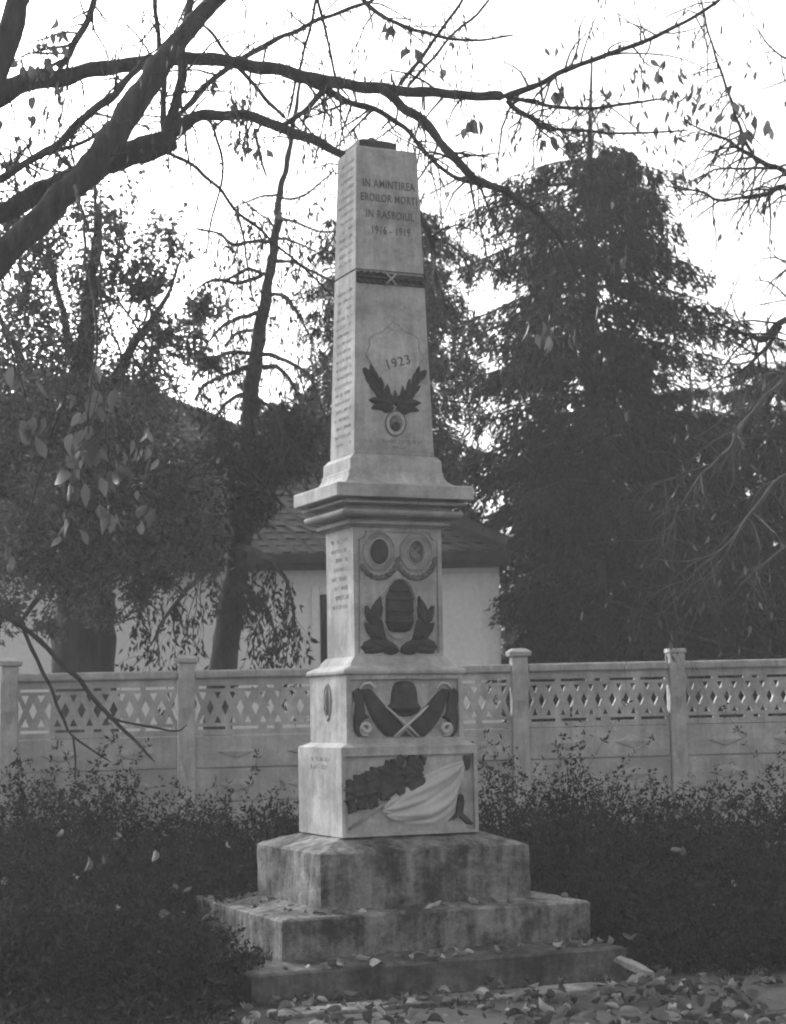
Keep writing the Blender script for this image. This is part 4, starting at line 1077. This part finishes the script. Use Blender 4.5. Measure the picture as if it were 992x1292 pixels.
# --- bare tree at the right edge (its trunk is outside the view)
def bare_tree():
    root = thing('bare_tree', 'bare twiggy tree reaching in from the right edge before the spruces', 'tree')
    rnd = random.Random(33); Y = 13.6
    limb_obj([(1152, 1200, Y, 46), (1150, 1120, Y, 40), (1146, 900, Y, 34), (1135, 700, Y, 29), (1125, 540, Y, 24), (1118, 380, Y, 17), (1112, 260, Y, 12), (1100, 120, Y, 7), (1090, 0, Y, 4)], root, 'trunk', BARK, 12)
    L = []
    for rows in ([(1118, 330, Y, 12), (1050, 250, Y, 8), (992, 216, Y - .1, 5.5), (968, 208, Y - .2, 5), (943, 194, Y - .2, 4), (918, 181, Y - .3, 3), (892, 170, Y - .3, 2), (862, 150, Y - .3, 1.2)],
                 [(1125, 420, Y, 12), (1050, 280, Y - .3, 8), (992, 237, Y - .5, 5), (968, 245, Y - .5, 4.2), (943, 251, Y - .5, 3.4), (905, 250, Y - .6, 2.8), (886, 240, Y - .6, 2), (842, 237, Y - .6, 1.4)],
                 [(955, 206, Y - .2, 3), (938, 171, Y - .2, 3), (928, 138, Y - .2, 3), (912, 95, Y - .2, 2.4), (895, 40, Y - .2, 2), (880, -20, Y - .2, 1.5)],
                 [(984, 212, Y - .1, 3), (938, 212, Y, 2.4), (905, 217, Y, 1.8), (878, 232, Y, 1.2)],
                 [(1125, 560, Y, 15), (1060, 470, Y - .4, 10), (1010, 462, Y - .6, 7), (980, 490, Y - .7, 6), (955, 512, Y - .8, 5), (936, 534, Y - .9, 4.4), (927, 562, Y - .9, 3.6), (900, 583, Y - 1, 3), (877, 614, Y - 1.1, 2.6), (852, 650, Y - 1.1, 2), (841, 692, Y - 1.1, 1.2)],
                 [(1118, 480, Y, 12), (1050, 405, Y - .4, 8), (992, 405, Y - .6, 6), (968, 428, Y - .7, 5.5), (940, 419, Y - .8, 3.4), (904, 407, Y - .9, 2)],
                 [(985, 412, Y - .6, 4), (960, 448, Y - .7, 3.4), (935, 466, Y - .8, 2.4), (905, 480, Y - .9, 1.4)],
                 [(895, 587, Y - 1, 2.4), (859, 600, Y - 1.1, 2), (818, 614, Y - 1.2, 1.2)],
                 [(1135, 700, Y, 12), (1050, 600, Y - .5, 8), (992, 600, Y - .7, 5), (950, 646, Y - .9, 4), (927, 678, Y - 1, 3.2), (891, 705, Y - 1.1, 2.4), (822, 705, Y - 1.2, 1.2)],
                 [(935, 668, Y - 1, 2.4), (905, 715, Y - 1.1, 2), (875, 760, Y - 1.1, 1.2)], [(905, 700, Y - 1.1, 2), (868, 730, Y - 1.2, 1.6), (815, 752, Y - 1.2, 1)],
                 [(992, 690, Y - .6, 3), (960, 715, Y - .8, 2.4), (935, 740, Y - .9, 1.4)], [(1010, 470, Y - .6, 5), (985, 470, Y - .6, 3), (965, 476, Y - .7, 2), (940, 500, Y - .7, 1.2)],
                 [(1060, 330, Y, 5), (1010, 330, Y - .3, 3), (985, 345, Y - .4, 1.6)], [(1100, 150, Y, 6), (1040, 90, Y - .2, 4), (985, 70, Y - .3, 2), (950, 30, Y - .3, 1.2)]):
        rows = [(a, b, c, d * (0.72 if a < 1000 else 0.85)) for a, b, c, d in rows]
        L.append(limb_obj(rows, root, 'limb', BARK_P if rows[-1][1] > 480 else BARK, 7, 6, 1.6))
    mb, mb2, tips = MB(), MB(), []
    for pts, rad in L:
        for i in range(4, len(pts)):
            if rnd.random() < 0.85:
                low = pts[i].z < 4.2
                dz = -0.55 if low else -0.25
                grow(mb2 if low else mb, pts[i], (rnd.gauss(-0.45, 0.6), rnd.gauss(0, 0.6), rnd.gauss(dz, 0.55)), rnd.uniform(0.25, 0.75), min(0.009, rad[i] * 0.6), rnd, 1, 0.8, 0.35, 2, 4, tips, 6)
    mb.build('twigs', BARK, root); mb2.build('lower_twigs', BARK_P, root)
    lp, ld, ls = [], [], []
    for px, py, n, s in ((965, 155, 1, .16), (930, 128, 2, .13), (948, 163, 3, .14), (958, 160, 2, .12), (912, 160, 5, .09), (895, 125, 8, .09), (885, 120, 7, .09), (860, 110, 9, .10), (856, 130, 8, .10), (842, 155, 6, .1), (830, 120, 6, .09), (870, 150, 8, .09), (815, 95, 5, .08), (700, 60, 5, .08), (760, 150, 6, .09), (850, 80, 6, .09), (975, 150, 1, .14)):
        c = at(px, py, Y - .3)
        for _ in range(n):
            lp.append(c + Vector((rnd.gauss(0, .02 + .012 * n), rnd.gauss(0, .08), rnd.gauss(0, .02 + .012 * n)))); ld.append((rnd.gauss(0, .4), rnd.gauss(0, .3), -1)); ls.append(s)
    for p, d in rnd.sample(tips, min(260, len(tips))): lp.append(p); ld.append((rnd.gauss(0, .3), rnd.gauss(0, .3), -1)); ls.append(rnd.uniform(0.03, 0.08))
    broad_leaves('hanging_leaves', lp, ld, ls, LEAF_T, root, 8, 0.45)
bare_tree()

# --- far belt of trees that closes the view between and behind the spruces
def far_tree(px, Y, top, rpx, seed, label):
    root = thing('distant_tree', label, 'tree', group='distant trees beyond the house')
    c = at(px, 880, Y); zt = at(px, top, Y).z
    mb = MB(); mb.tube([(c.x, Y, 0), (c.x + .1, Y, zt * .5), (c.x, Y, zt * .9)], [.16, .1, .03], 8); mb.build('trunk', BARK, root, True)
    r = random.Random(seed); R_ = rpx * Y / FPX
    B = [(c.x + r.gauss(0, R_ * .5), Y + r.gauss(0, R_ * .4), zt * r.uniform(.25, .88), R_ * r.uniform(.35, .6)) for _ in range(14)]
    crown('foliage', clumps(B, 14), 5200, 0.17, LEAF_T, root, seed)
far_tree(640, 31, 690, 90, 2, 'distant tree seen low between the house corner and tall spruce')
far_tree(830, 32, 640, 110, 3, 'distant tree seen under the tall spruce branches')
far_tree(1000, 30, 600, 110, 5, 'distant tree filling the right edge above the fence')
far_tree(400, 33, 420, 90, 6, 'distant tree behind the house just left of the obelisk')
far_tree(330, 34, 470, 60, 8, 'distant tree behind the leaning bare conifer')

# ------------------------------------------------------------------ shrubs
def shrub(px, Y, w, d, h, n, seed, label, spikes=10, leaf=0.034):
    n = int(n * 1.6)
    """a bush of fine stems; px is where its middle stands in the view, w/d/h in metres"""
    c = at(px, 1000, Y); base = Vector((c.x, Y, 0.03))
    root = thing('shrub', label, 'shrub', group='shrubs around the monument')
    rnd = random.Random(seed); r = np.random.default_rng(seed); mb = MB(); tips = []
    for k in range(int(26 + spikes)):
        a = rnd.uniform(0, 6.28); q = math.sqrt(rnd.random())
        b = base + Vector((math.cos(a) * q * w * 0.42, math.sin(a) * q * d * 0.42, 0))
        dr = Vector((math.cos(a) * 0.3 * q, math.sin(a) * 0.3 * q, 1))
        hh = h * (1 - 0.45 * q * q) * rnd.uniform(0.75, 1.05) * (1.18 if k < spikes else 1.0)
        grow(mb, b, dr, hh, 0.006, rnd, 1, 0.12, 0.22, 3, 3, tips, 7)
    mb.build('stems', BARK, root)
    T = np.array([t[0] for t in tips]); TD = np.array([t[1] for t in tips])
    i = r.integers(0, len(T), int(n * 0.42)); P1 = T[i] + r.normal(size=(len(i), 3)) * 0.014
    # fill the volume too
    m = n - len(i); a = r.uniform(0, 6.28, m); q = np.sqrt(r.random(m)); zz = r.random(m) ** 0.5
    lump = 1 + 0.13 * np.sin(a * 3 + seed) + 0.09 * np.sin(a * 7 + 2 * seed)
    hh = h * (1 - 0.5 * q * q) * 0.9 * lump
    P2 = np.stack([base.x + np.cos(a) * q * w * 0.5 * lump, base.y + np.sin(a) * q * d * 0.5 * lump, 0.05 + zz * hh], 1) + r.normal(size=(m, 3)) * 0.025
    P = np.concatenate([P1, P2]); D = r.normal(size=P.shape); D[:, 2] += 0.5
    leaves_obj('foliage', P, D, leaf * r.uniform(0.4, 1.7, len(P)), leaf * 0.5 * r.uniform(0.5, 1.4, len(P)), LEAF_S, root, 0.2, seed)
    return root
SHRUBS = [
    (40, 13.3, 1.7, 0.9, 1.16, 9000, 'upright leafy shrub against fence at the far left'),
    (165, 13.3, 1.5, 0.9, 1.10, 8500, 'shrub under the drooping branch before the left fence panel'),
    (290, 13.2, 1.4, 0.9, 0.96, 8000, 'low shrub before the second fence post left of monument'),
    (355, 12.7, 1.0, 0.9, 0.98, 6500, 'rounded dark shrub directly left of the pedestal'),
    (60, 11.7, 1.8, 1.3, 0.86, 11000, 'middle shrub at the left edge with dead leaves caught in it'),
    (230, 11.6, 1.5, 1.3, 0.78, 11000, 'middle shrub left of the steps with dead leaves on top'),
    (80, 9.75, 1.5, 1.1, 0.72, 9000, 'dark foreground shrub in the lower left corner'),
    (205, 9.7, 0.9, 1.0, 0.52, 7000, 'dark foreground shrub touching the lowest step on the left'),
    (650, 13.2, 1.1, 0.9, 1.16, 6000, 'taller spiky shrub right beside the pedestal on the right'),
    (745, 13.4, 1.3, 0.8, 1.16, 6000, 'spiky shrub before the right lattice panel'),
    (860, 13.5, 1.3, 0.8, 1.06, 6000, 'clipped shrub before the right fence post'),
    (965, 13.5, 1.4, 0.8, 1.04, 6000, 'rounded shrub along the fence at the right edge'),
    (720, 12.2, 1.3, 1.2, 0.92, 8000, 'broad shrub right of the upper step'),
    (880, 12.3, 1.6, 1.3, 0.86, 8500, 'broad shrub with pale dead leaves at mid right'),
    (985, 11.6, 1.2, 1.3, 0.66, 7000, 'low shrub at the right edge in the foreground bed'),
    (800, 11.35, 1.2, 0.9, 0.56, 7000, 'low shrub at the right end of the steps'),
    (900, 10.9, 1.2, 0.8, 0.42, 6000, 'lowest front shrub at lower right above the leaf litter'),
]
for i, (px, Y, w, d, h, n, lab) in enumerate(SHRUBS):
    shrub(px, Y, w, d, h, n, 100 + i, lab, 14 if 'spiky' in lab or 'upright' in lab else 7)

# ground cover between the shrubs
def ground_cover():
    r = np.random.default_rng(5); n = 26000
    x = r.uniform(-3.2, 3.4, n * 2); y = r.uniform(8.6, 13.8, n * 2)
    P = []
    lx = (x - MON.x) * UX.x + (y - MON.y) * UX.y; ly = (x - MON.x) * VX.x + (y - MON.y) * VX.y
    ok = ~((abs(lx) < 1.26) & (abs(ly) < 1.12)) & ~((y < 10.75 + 0.15 * np.sin(x * 5)) & (x > -0.85))
    x, y = x[ok][:n], y[ok][:n]
    z = 0.05 + r.random(len(x)) ** 1.3 * (0.22 + 0.10 * np.sin(x * 3) * np.cos(y * 2.3))
    D = r.normal(size=(len(x), 3)); D[:, 2] += 0.6
    o = leaves_obj('ground_cover', np.stack([x, y, z], 1), D, r.uniform(0.03, 0.07, len(x)), r.uniform(0.015, 0.03, len(x)), LEAF_S, None, 0.2, 9)
    tag(o, 'low dark ground cover filling the bed between the shrubs', 'ground cover', kind='stuff')
ground_cover()

# ------------------------------------------------------------------ fallen leaves
def leaf_mesh(name, seed, L=0.11, W=0.075):
    r = random.Random(seed); N, M = 6, 4; vs, fs = [], []
    curl, bend, tw = r.uniform(0.3, 1.7), r.uniform(-1.0, 1.6), r.uniform(-1.2, 1.2)
    for i in range(N + 1):
        t = i / N; w = W * 0.5 * (math.sin(math.pi * t ** 0.75) ** 0.75 if 0 < t < 1 else 0.02)
        for j in range(M + 1):
            s = (j / M - 0.5) * 2
            vs.append(((t - 0.5) * L, s * w * math.cos(curl * abs(s) * 0.7), abs(s) ** 1.5 * w * math.sin(curl) + bend * L * (t - 0.5) ** 2 + tw * s * w * (t - 0.5) + 0.006 + r.uniform(-.002, .002)))
    for i in range(N):
        for j in range(M):
            q = i * (M + 1) + j; fs.append((q, q + M + 1, q + M + 2, q + 1))
    me = bpy.data.meshes.new(name); me.from_pydata(vs, [], fs); me.update()
    me.polygons.foreach_set('use_smooth', np.ones(len(fs), bool))
    return me
DEAD = [mat('dead leaf pale', 0.34, 0.5, 30, 0.8), mat('dead leaf mid', 0.2, 0.32, 30, 0.8), mat('dead leaf dull', 0.12, 0.2, 30, 0.8)]
LM = []
for i in range(9):
    me = leaf_mesh('fallen_leaf', i); me.materials.append(DEAD[(0, 1, 1, 2)[i % 4]]); LM.append(me)
def drop_leaf(loc, sc, rnd, label, group, tilt=0.35):
    o = bpy.data.objects.new('fallen_leaf', rnd.choice(LM)); COL.objects.link(o)
    o.location = loc; o.scale = (sc,) * 3
    o.rotation_euler = (rnd.gauss(0, tilt), rnd.gauss(0, tilt), rnd.uniform(0, 6.28))
    tag(o, label, 'leaf', group)
def mon_pt(s, v, z): return MON + UX * s + VX * v + Vector((0, 0, z))
rnd = random.Random(77)
for _ in range(40):      # lowest step tread, front
    drop_leaf(mon_pt(rnd.uniform(-1.1, 1.2), -rnd.uniform(0.78, 1.02), 0.285), rnd.uniform(0.5, 0.95), rnd, 'curled dead leaf lying on the lowest step', 'leaves on the lowest step')
for _ in range(16):
    drop_leaf(mon_pt(rnd.uniform(-0.88, 0.9), -rnd.uniform(0.53, 0.7), 0.512), rnd.uniform(0.5, 0.95), rnd, 'curled dead leaf on the front tread of the middle step', 'leaves on the front tread of the middle step')
for _ in range(8):
    drop_leaf(mon_pt(-rnd.uniform(0.66, 0.86), rnd.uniform(-0.5, 0.5), 0.512), rnd.uniform(0.5, 0.9), rnd, 'curled dead leaf on the left side tread of the middle step', 'leaves on the left tread of the middle step')
for px, py, Y in ((355, 990, 12.0), (95, 1015, 11.7), (150, 1055, 11.5), (145, 1060, 11.5), (80, 1052, 11.5), (110, 1090, 10.2), (130, 1085, 10.2), (5, 1110, 10.0), (95, 1108, 10.0), (145, 1150, 9.7), (205, 1152, 9.7), (262, 1160, 9.6), (238, 1125, 10.5), (195, 1080, 11),
                  (665, 992, 12.4), (798, 1034, 12.2), (745, 1076, 11.9), (903, 1025, 12.3), (952, 1037, 12.2), (927, 1030, 12.2), (855, 1076, 11.8), (862, 1074, 11.8), (923, 1118, 11.5), (932, 1167, 11.2), (900, 1145, 11.2), (970, 1066, 11.8), (285, 1068, 11.2), (225, 1120, 10.5)):
    side = 'right of the monument' if px > 500 else 'in the lower left foreground' if Y < 10.4 else 'left of the monument'
    drop_leaf(at(px, py, Y), rnd.uniform(0.4, 0.8), rnd, 'pale dead leaf caught in the shrubs ' + side, 'dead leaves caught in shrubs ' + side, 0.9)

def litter():
    """the carpet of dead leaves in front of the steps"""
    r = np.random.default_rng(8); rr = random.Random(8); V, Fc = [], []
    protos = []
    for i in range(9):
        me = leaf_mesh('tmp', 50 + i); co = np.array([v.co[:] for v in me.vertices]); protos.append((co, [tuple(p.vertices) for p in me.polygons])); bpy.data.meshes.remove(me)
    n = 0; mats = []
    while n < 1150:
        x, y = rr.uniform(-1.1, 3.0), rr.uniform(8.2, 10.9)
        lx = (x - MON.x) * UX.x + (y - MON.y) * UX.y; ly = (x - MON.x) * VX.x + (y - MON.y) * VX.y
        if abs(lx) < 1.24 and abs(ly) < 1.10: continue
        if rr.random() > (1.0 if y < 10.2 else 0.35): continue
        if mnoise.noise(Vector((x * 2.2, y * 3.0, 7))) < 0.02 and rr.random() < 0.72: continue
        co, f = rr.choice(protos); sc = 0.25 + 0.75 * rr.random() ** 1.7
        M = Matrix.Rotation(rr.uniform(0, 6.28), 3, 'Z') @ Matrix.Rotation(rr.gauss(0, 0.6), 3, 'X') @ Matrix.Rotation(rr.gauss(0, 0.35), 3, 'Y')
        c = co @ np.array(M).T * sc + np.array([x, y, ground_z(x, y) + rr.uniform(0.0, 0.05)])
        b = len(V); V.extend(map(tuple, c)); Fc.extend(tuple(i + b for i in q) for q in f); n += 1
    o = mesh_obj('leaf_litter', V, Fc, LEAF_D, None, True)
    tag(o, 'carpet of curled dead leaves on the ground before the steps', 'leaf litter', kind='stuff')
litter()

# broken pale slab and a sunken kerb in the litter
def broken_slab():
    mb = MB(); p = at(800, 1222, 10.35)
    out = [(-0.17, -0.05), (-0.05, -0.07), (0.10, -0.05), (0.18, 0.0), (0.08, 0.05), (-0.06, 0.06), (-0.15, 0.03)]
    n = len(out)
    mb.add([(x, y, 0) for x, y in out] + [(x * 0.93, y * 0.85, 0.045) for x, y in out], [tuple(reversed(range(n))), tuple(range(n, 2 * n))] + [(i, (i + 1) % n, n + (i + 1) % n, n + i) for i in range(n)])
    o = worn(bevel(mb.build('stone_fragment', STONE_D, None), 0.006), 0.012, 3); o.scale = (0.72,) * 3; o.location = (p.x, p.y, 0.17); o.rotation_euler = (0.15, 0.38, -0.5)
    tag(o, 'pale broken stone fragment tilted on the leaf litter at right of steps', 'stone')
    mb = MB(); mb.box(-1.15, 0.75, -0.11, 0.11, -0.1, 0.06)
    o = worn(bevel(mb.build('kerb_stone', STEPM, None), 0.01), 0.010, 6); q = mon_pt(-0.10, -1.42, 0); o.location = (q.x, q.y, 0.09); o.rotation_euler = (0, 0, MON_A)
    tag(o, 'sunken stone kerb half buried in leaves before the lowest step', 'kerb')
broken_slab()
rr = random.Random(90); mb = MB()
for _ in range(70):
    x, y = rr.uniform(-1.0, 2.9), rr.uniform(8.6, 10.6)
    lx = (Vector((x, y, 0)) - MON).dot(UX); ly = (Vector((x, y, 0)) - MON).dot(VX)
    if abs(lx) < 1.4 and abs(ly) < 1.25: continue
    a = rr.uniform(0, 6.28); p = Vector((x, y, ground_z(x, y) + 0.03)); d = Vector((math.cos(a), math.sin(a), rr.uniform(-.05, .2)))
    L = rr.uniform(0.08, 0.35); mb.tube([p, p + d * L * .5 + Vector((rr.gauss(0, .012), rr.gauss(0, .012), 0)), p + d * L], [0.004, 0.003, 0.0015], 4)
tag(mb.build('fallen_twigs', BARK), 'thin fallen twigs strewn among the dead leaves', 'twigs', kind='stuff')

# ------------------------------------------------------------------ haze box, added to lift the darkest tones
if HAZE > 0:
    mb = MB(); mb.box(-60, 60, -12, 60, -1.2, 12.5)
    hz = mb.build('haze', bpy.data.materials.new('tone lifting haze'))
    m = hz.data.materials[0]; m.use_nodes = True; n, l = m.node_tree.nodes, m.node_tree.links
    n.remove(n['Principled BSDF'])
    pv = n.new('ShaderNodeVolumePrincipled'); pv.inputs['Color'].default_value = (0.95, 0.95, 0.95, 1); pv.inputs['Density'].default_value = HAZE
    l.new(pv.outputs[0], n['Material Output'].inputs['Volume'])
    hz['kind'] = 'stuff'; hz['label'] = 'thin grey haze added to lift the dark tones'
